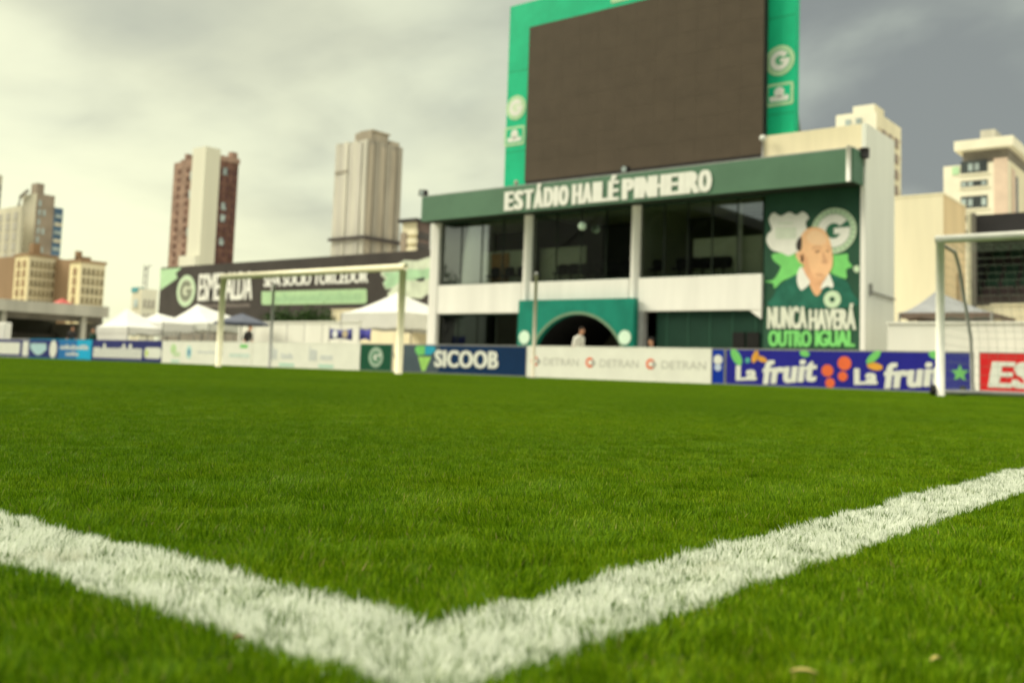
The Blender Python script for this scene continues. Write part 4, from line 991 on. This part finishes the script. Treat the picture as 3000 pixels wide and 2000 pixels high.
# brown tower with white core
dc = cdim(566, 604, 648, 428, 300); t4 = city('residential_tower', 'brown brick tower with a tall white central core', dc); block(t4, 'core', dc, TOWERW, mat('core_painted_shade', (.66, .65, .54), .9, .04, .1, streak=True))  # core's right side is a darker white, its shade put into the colour
x0, x1, y0, y1, zt = dc; Zw = PZ(545, 472, y0+4)
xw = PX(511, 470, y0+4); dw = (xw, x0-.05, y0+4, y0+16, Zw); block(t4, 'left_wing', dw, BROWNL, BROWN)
win_grid(t4, dw, 'f', 3, 22, 1.5, 1.5, BROWN, .05, .95, .05, .97, sill=False); win_grid(t4, dw, 'f', 1, 6, 2.2, 2.4, WINLT, .4, .9, .4, .97, skip=lambda i, j: j in (1, 3))
block(t4, 'wing_step', (xw+2, x0-.06, y0+5, y0+14, Zw+1.0), BROWNL, BROWN, Zw+.01); box('roof_post', BROWNL, t4, xw+2.4, xw+3.6, y0+6, y0+8, Zw+1.0, Zw+3.0)
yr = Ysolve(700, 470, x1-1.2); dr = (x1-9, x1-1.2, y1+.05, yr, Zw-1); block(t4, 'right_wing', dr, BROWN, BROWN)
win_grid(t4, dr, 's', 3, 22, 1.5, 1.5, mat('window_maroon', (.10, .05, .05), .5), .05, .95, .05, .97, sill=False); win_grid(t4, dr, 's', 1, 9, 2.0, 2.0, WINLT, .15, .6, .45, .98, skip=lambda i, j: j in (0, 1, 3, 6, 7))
box('roof_edge', BROWNL, t4, x1-9.2, x1-1.0, y1+.1, yr+.3, Zw-1, Zw+.6); box('roof_post', BROWNL, t4, x1-4, x1-2, yr-2, yr, Zw+.6, Zw+2.6)
block(t4, 'core_base', (x0-1.5, x1+.02, y0-1.5, y0-.02, PZ(590, 748, y0)), TOWERW, TOWERW)
# wrapped tower
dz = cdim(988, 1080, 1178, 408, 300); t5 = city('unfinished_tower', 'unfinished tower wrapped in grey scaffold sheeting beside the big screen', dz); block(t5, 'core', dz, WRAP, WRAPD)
x0, x1, y0, y1, zt = dz
for i in range(7): xx = x0+(x1-x0)*i/7; box('sheet_strip', WRAP if i % 2 else mat('wrap_pale', (.62, .60, .53), .9, .1, .25, streak=True), t5, xx+.1, xx+(x1-x0)/7-.1, y0-.45-.15*(i % 3), y0-.05, 0, zt*(1-.012*(i % 2)))
for i in range(6): yy = y0+(y1-y0)*i/6; box('sheet_strip', WRAPD if i % 2 else mat('wrap_taupe', (.42, .37, .30), .9, .14, .25, streak=True), t5, x1+.05, x1+.45+.25*(i % 2), yy+.15, yy+(y1-y0)/6-.15, 0, zt*(1-.02*((i+1) % 2)))  # right-face strips in darker wrap tones that carry the painted shade
zb_ = PZ(1075, 700, y0)
box('safety_fan', mat('fan_dark', (.07, .06, .06), .8), t5, x0-.4, x1+.6, y0-1.5, y0-.9, zb_, zb_+.9); box('safety_fan', mat('fan_dark', (.07, .06, .06)), t5, x1+.8, x1+1.6, y0-1.5, y1, zb_-.1, zb_+.9)
box('dark_band', mat('band_taupe', (.34, .31, .26), .9), t5, x0+.5, x1-8, y0-.85, y0-.75, PZ(1000, 510, y0), PZ(1000, 503, y0))
box('top_floor', mat('wrap_taupe', (.42, .37, .3)), t5, x0+6, x1-1, y0+2, y1-5, zt, zt+3.2); box('top_slab', mat('wrap_taupe', (.42, .37, .3)), t5, x0+8, x1-.5, y0+2, y1-4.6, zt+3.2, zt+3.6)
box('top_floor', mat('wrap_taupe', (.42, .37, .3)), t5, x1-6, x1-.5, y1-4.5, y1-.5, zt, zt+1.6)
# small striped block
d6 = cdim(1180, 1222, 1262, 650, 190); t6 = city('apartment_block', 'small beige and brown striped block behind the canopy left end', d6); block(t6, 'wall', d6, BEIGE, mat('stripe_brown', (.16, .12, .11), .9, .2, .4))
x0, x1, y0, y1, zt = d6
for j in range(12): box('balcony', BEIGE, t6, x0+(x1-x0)*.55, x1+.3, y0-.8, y0-.02, zt*.25+j*zt*.06, zt*.25+j*zt*.06+zt*.035)
box('stair_tower', mat('taupe', (.3, .25, .2)), t6, x0, x0+(x1-x0)*.4, y0-.5, y0-.02, 0, zt*.93); box('roof_slab', DARK, t6, x0-.4, x1+.6, y0-1, y1, zt, zt+.6)
win_grid(t6, d6, 's', 3, 10, 1.5, 1.2, WINDK, .1, .9, .2, .95)
# white block behind the stadium building
d7 = cdim(2497, 2568, 2640, 302, 118); t7 = city('apartment_block', 'white stepped block rising behind the stadium parapet', d7); x0, x1, y0, y1, zt = d7; zs = PZ(2640, 376, y1)
block(t7, 'wall', (PX(2449, 340, y0), x1, y0, y1, zs), mat('bright_white', (.82, .79, .66), .8, .04, .3), BEIGE); block(t7, 'roof_house', (x0, x1-.3, y0+.2, y0+(y1-y0)*.4, zt), mat('bright_white', (.8, .8, .7)), BEIGE, zs+.01)
block(t7, 'roof_house', (PX(2449, 340, y0), x0-.05, y0+.2, y0+5, PZ(2470, 335, y0)), mat('bright_white', (.8, .8, .7)), BEIGE, zs+.02)
win_grid(t7, (x0, x1, y0, y1, zs), 's', 3, 14, 1.2, 1.0, mat('window_taupe', (.30, .24, .20), .5), .15, .9, .1, .96); win_grid(t7, (x0, x1, y0, y1, zt), 'f', 2, 1, .8, .8, WINLT, -.4, .5, .93, .95)
for j in range(14): box('floor_line', mat('line_beige', (.6, .52, .4), .9), t7, x1+.001, x1+.05, y0+.5, y1, zs*(.08+.066*j), zs*(.08+.066*j)+.25)
# beige warehouse
d8 = cdim(2560, 2763, 2829, 570, 62); t8 = city('warehouse', 'plain beige windowless building with ochre side behind the right goal', d8); block(t8, 'wall', d8, BEIGE, BEIGE2); x0, x1, y0, y1, zt = d8
box('roof_edge', BEIGE, t8, x0, x1+.03, y0-.03, y1, zt, zt+.12); win_grid(t8, d8, 's', 1, 1, 1.6, 2.6, mat('vent_tan', (.45, .34, .22), .8), .45, .95, .40, .60, name='vent')
box('side_awning', mat('awning_brown', (.22, .13, .08), .8), t8, x1+.002, x1+.35, y0+1, y1, zt*.33, zt*.33+.22)
# white and pink tower
d9 = cdim(2764, 2958, 3040, 470, 190); t9 = city('residential_tower', 'white tower with pink tiled strip and flat roof slab at the right edge', d9); block(t9, 'wall', d9, mat('tower_cream_white', (.80, .76, .62), .85, .04, .3), BEIGE); x0, x1, y0, y1, zt = d9
xs = PX(2800, 430, y0); box('roof_slab', mat('tower_cream_white', (.8, .8, .7)), t9, xs, x1+.8, y0-1.2, y1, PZ(2900, 436, y0), PZ(2900, 408, y0)); box('roof_neck', CONCD, t9, xs+1, x1-.3, y0+.6, y1-1, zt, PZ(2900, 437, y0))
q = cdim(2872, 2915, 2935, 378, 196); block(t9, 'roof_house', (q[0], q[1], q[2], q[3], q[4]), CONC, CONC, PZ(2900, 407, y0)); box('water_tank', CONC, t9, q[0]-.8, q[0]-.05, q[2], q[3], PZ(2900, 407, y0), q[4]-1.5)
box('pink_strip', PINK, t9, PX(2912, 540, y0), PX(2953, 540, y0), y0-.15, y0-.01, 0, PZ(2930, 463, y0)); box('pink_strip', PINK, t9, x1+.01, x1+.15, y0+1.2, y0+4, 0, zt*.97)
box('dark_strip', WINDK, t9, x1+.01, x1+.12, y0+4.6, y0+6.2, 0, zt*.95); box('balcony_tint', PALEG, t9, PX(2790, 500, y0), PX(2810, 500, y0), y0-.2, y0-.02, PZ(2800, 512, y0), PZ(2800, 490, y0))
hgt = zt/20
for yp, hh_ in ((489, 36), (538, 18), (592, 36), (640, 18), (690, 36)):
    zc_ = PZ(2855, yp, y0); h_ = PZ(2855, yp-hh_/2, y0)-PZ(2855, yp+hh_/2, y0); wx0, wx1 = PX(2815, yp, y0), PX(2893, yp, y0)
    wo = box('window', WINDK, t9, wx0, wx1, y0-.08, y0+.02, zc_-h_/2, zc_+h_/2)
    for k in range(4):
        a_ = wx0+(wx1-wx0)*(k+.12)/4; b_ = wx0+(wx1-wx0)*(k+.8)/4
        if (k+int(yp)) % 3: box('pane', WINLT, wo, a_, b_, y0-.1, y0-.085, zc_-h_*.30, zc_+h_*.28)
    box('sill', mat('tower_cream_white', (.8, .8, .7)), wo, wx0-.3, wx1+.3, y0-.25, y0-.02, zc_-h_/2-.3, zc_-h_/2-.02)
# small site building and mast
d10 = cdim(388, 415, 462, 845, 150); t10 = city('site_building', 'small pale building with teal roof corner left of the banner', d10); block(t10, 'wall', d10, TOWERG, TOWERW); x0, x1, y0, y1, zt = d10
box('roof_corner', mat('teal_sign', (.08, .30, .34), .6), t10, x0-.1, x0+1.5, y0-.1, y0+1, zt-.5, zt+.2); win_grid(t10, d10, 's', 3, 3, 1.2, 1.0, mat('window_ash', (.4, .38, .34)), .1, .9, .3, .9); win_grid(t10, d10, 'f', 1, 3, 1.0, 1.0, WINLT, .1, .9, .3, .9)
xm, zm = P(430, 778, Yat(430, 800, 160)); ym = Yat(430, 800, 160); o = thing('radio_mast', 'thin lattice mast above the small pale building', 'mast', (xm, ym, 0)); mb = MB()
for k in range(3):
    a = k*2.094; mb.tube([(xm+.5*math.cos(a), ym+.5*math.sin(a), 0), (xm+.3*math.cos(a), ym+.3*math.sin(a), zm)], .07, 6)
mb.build('legs', GREYM, o); mb = MB()
for i in range(14):
    z0 = zm*i/14
    for k in range(3): a = k*2.094; b_ = a+2.094; mb.tube([(xm+.45*math.cos(a), ym+.45*math.sin(a), z0), (xm+.45*math.cos(b_), ym+.45*math.sin(b_), z0+zm/14)], .04, 4)
mb.build('bracing', GREYM, o); mb = MB(); mb.tube([(xm-.6, ym, zm-.5), (xm+1.2, ym, zm)], .1, 6); mb.build('antenna', GREYM, o)

# ------------------------------------------------------------------ people
def person(label, x, y, z0, face, shirt, pants, hair, sitting=False, lean=0, cap=None, scale=1.0, skin=SKIN):
    """standing or seated figure; face = heading in degrees (0 looks towards -Y)"""
    V = []; E = []; Rr = []
    def v(p_, r_, par=None):
        V.append(p_); Rr.append(r_); i = len(V)-1
        if par is not None: E.append((par, i))
        return i
    hz = .95 if not sitting else .50
    L = lean
    pel = v((0, 0, hz), (.155, .115)); ch0 = v((0, -.02-L*.3, hz+.22), (.135, .10), pel); ch = v((0, -.02-L*.7, hz+.42), (.165, .115), ch0)
    nk0 = v((0, -L, hz+.55), (.075, .07), ch); nk = v((0, -.01-L*1.15, hz+.60), (.052, .055), nk0)
    h0 = v((0, -.03-L*1.25, hz+.66), (.068, .082), nk); h1 = v((0, -.02-L*1.35, hz+.74), (.078, .095), h0); h2 = v((0, -.01-L*1.4, hz+.81), (.062, .075), h1)
    v((0, -.125-L*1.3, hz+.715), (.014, .014), h1)                                   # nose
    for s_ in (-1, 1):
        v((s_*.085, -.01-L*1.3, hz+.72), (.010, .022), h1)                           # ear
        sh = v((s_*.19, -.01-L*.8, hz+.47), (.062, .062), ch); el = v((s_*.25, .0-L*.6, hz+.19), (.046, .046), sh)
        wr = v((s_*.25, -.16-L*.5, hz-.02), (.030, .030), el); pm = v((s_*.245, -.20-L*.5, hz-.07), (.036, .018), wr)
        for k in range(4): f1 = v((s_*.245+(k-1.5)*.018, -.23-L*.5, hz-.12), (.0085, .0085), pm); v((s_*.245+(k-1.5)*.018, -.225-L*.5, hz-.155+.008*abs(k-1.5)), (.0075, .0075), f1)
        t1_ = v((s_*.215, -.205-L*.5, hz-.085), (.010, .010), wr); v((s_*.205, -.225-L*.5, hz-.115), (.009, .009), t1_)
        hp = v((s_*.09, 0, hz-.06), (.09, .09), pel)
        if sitting:
            kn = v((s_*.11, -.42, hz-.03), (.062, .062), hp); an = v((s_*.11, -.42, .09), (.042, .042), kn)
            v((s_*.11, -.57, .035), (.038, .03), an)
        else:
            kn = v((s_*.10, -.02, .50), (.060, .060), hp); an = v((s_*.10, .02, .09), (.042, .042), kn); v((s_*.11, -.13, .035), (.038, .03), an)
    me = bpy.data.meshes.new('body'); me.from_pydata(V, E, []); ob = bpy.data.objects.new('body', me); COL.objects.link(ob)
    sk = ob.modifiers.new('skin', 'SKIN'); sk.use_smooth_shade = True
    for i, r_ in enumerate(Rr): me.skin_vertices[0].data[i].radius = r_; me.skin_vertices[0].data[i].use_root = (i == 0)
    ss = ob.modifiers.new('sub', 'SUBSURF'); ss.levels = 2; ss.render_levels = 2
    dg = bpy.context.evaluated_depsgraph_get(); dg.update(); bm_ = bpy.data.meshes.new_from_object(ob.evaluated_get(dg)); bpy.data.objects.remove(ob)
    bm_.materials.clear()
    for m_ in (skin, shirt, pants, RUBBER): bm_.materials.append(m_)
    for p_ in bm_.polygons:
        c = p_.center; i = 1
        if c.z > hz+.575: i = 0
        elif abs(c.x) > .185 and c.z < hz+.18 and c.y < .05 and abs(c.x) < .33 and c.z > hz-.2: i = 0
        elif c.z < hz+.0: i = 2
        if c.z < .085: i = 3
        p_.material_index = i; p_.use_smooth = True
    rt = thing('person', label, 'person', (x, y, z0)); rt.rotation_euler = (0, 0, math.radians(face)); rt.scale = (scale,)*3
    def ch_(nm, me_): q = bpy.data.objects.new(nm, me_); COL.objects.link(q); q.parent = rt; return q
    ch_('body', bm_)
    hb = MB(); hb.sphere((0, .004-L*1.36, hz+.775), .088, .103, .092, 16, 10)
    hb.v = [(a, b if b < .05 else b, max(c, hz+.715+(.06 if b < -.06-L*1.3 else 0))) for a, b, c in hb.v]
    ch_('cap' if cap else 'hair', hb.mesh('hair', cap or hair, True))
    if cap: pk = MB(); pk.box(-.07, .07, -.20-L*1.3, -.08-L*1.3, hz+.775, hz+.787); ch_('cap_peak', pk.mesh('cap_peak', cap))
    eb = MB()
    for s_ in (-1, 1): eb.sphere((s_*.032, -.098-L*1.32, hz+.735), .012, .008, .008, 8, 6)
    ch_('eyes', eb.mesh('eyes', BLACK, True)); mo = MB(); mo.box(-.025, .025, -.108-L*1.28, -.098-L*1.28, hz+.672, hz+.680); ch_('mouth', mo.mesh('mouth', mat('lip', (.35, .12, .10), .6)))
    return rt
def seat_bench(label, x, y, rz=0):
    o = thing('team_bench', label, 'bench', (x, y, 0)); MB().box(x-.6, x+.6, y-.2, y+.2, .36, .40).build('seat', GREYP, o, bevel=.01)
    for s_ in (-.5, .5): MB().box(x+s_-.03, x+s_+.03, y-.18, y+.18, .013, .36).build('leg', GREYM, o)
JEANS = mat('trousers', (.04, .045, .06), .8, .1, 8)
person('person in a white shirt bending forward in front of the tunnel mouth', PX(1686, 985, 28.4), 28.4, .013, 78, mat('shirt_white', (.8, .79, .74), .8), JEANS, HAIR, False, .24, scale=.98)
xq = PX(1912, 1000, 28.0); person('person with dark hair sitting behind the long white board', xq, 28.0, .013, -60, DARK, JEANS, HAIR, True, .02, cap=BLACK, scale=1.04); seat_bench('low grey bench behind the long white board', xq, 28.05)
person('person in dark jacket and cap under the low stand roof', PX(212, 975, 27.2), 27.2, .013, 40, DARK, JEANS, HAIR, False, 0, cap=BLACK, scale=1.0)
person('person in dark clothes below the slate parasol', PX(722, 965, 27.4), 27.4, .013, 100, DARK, JEANS, HAIR, False, .16, scale=1.02)
person('person in a dark green top beside the leftmost gazebo', PX(274, 965, 28.4), 28.4, .013, 20, DKGREEN, JEANS, HAIR, False, 0, scale=.97)
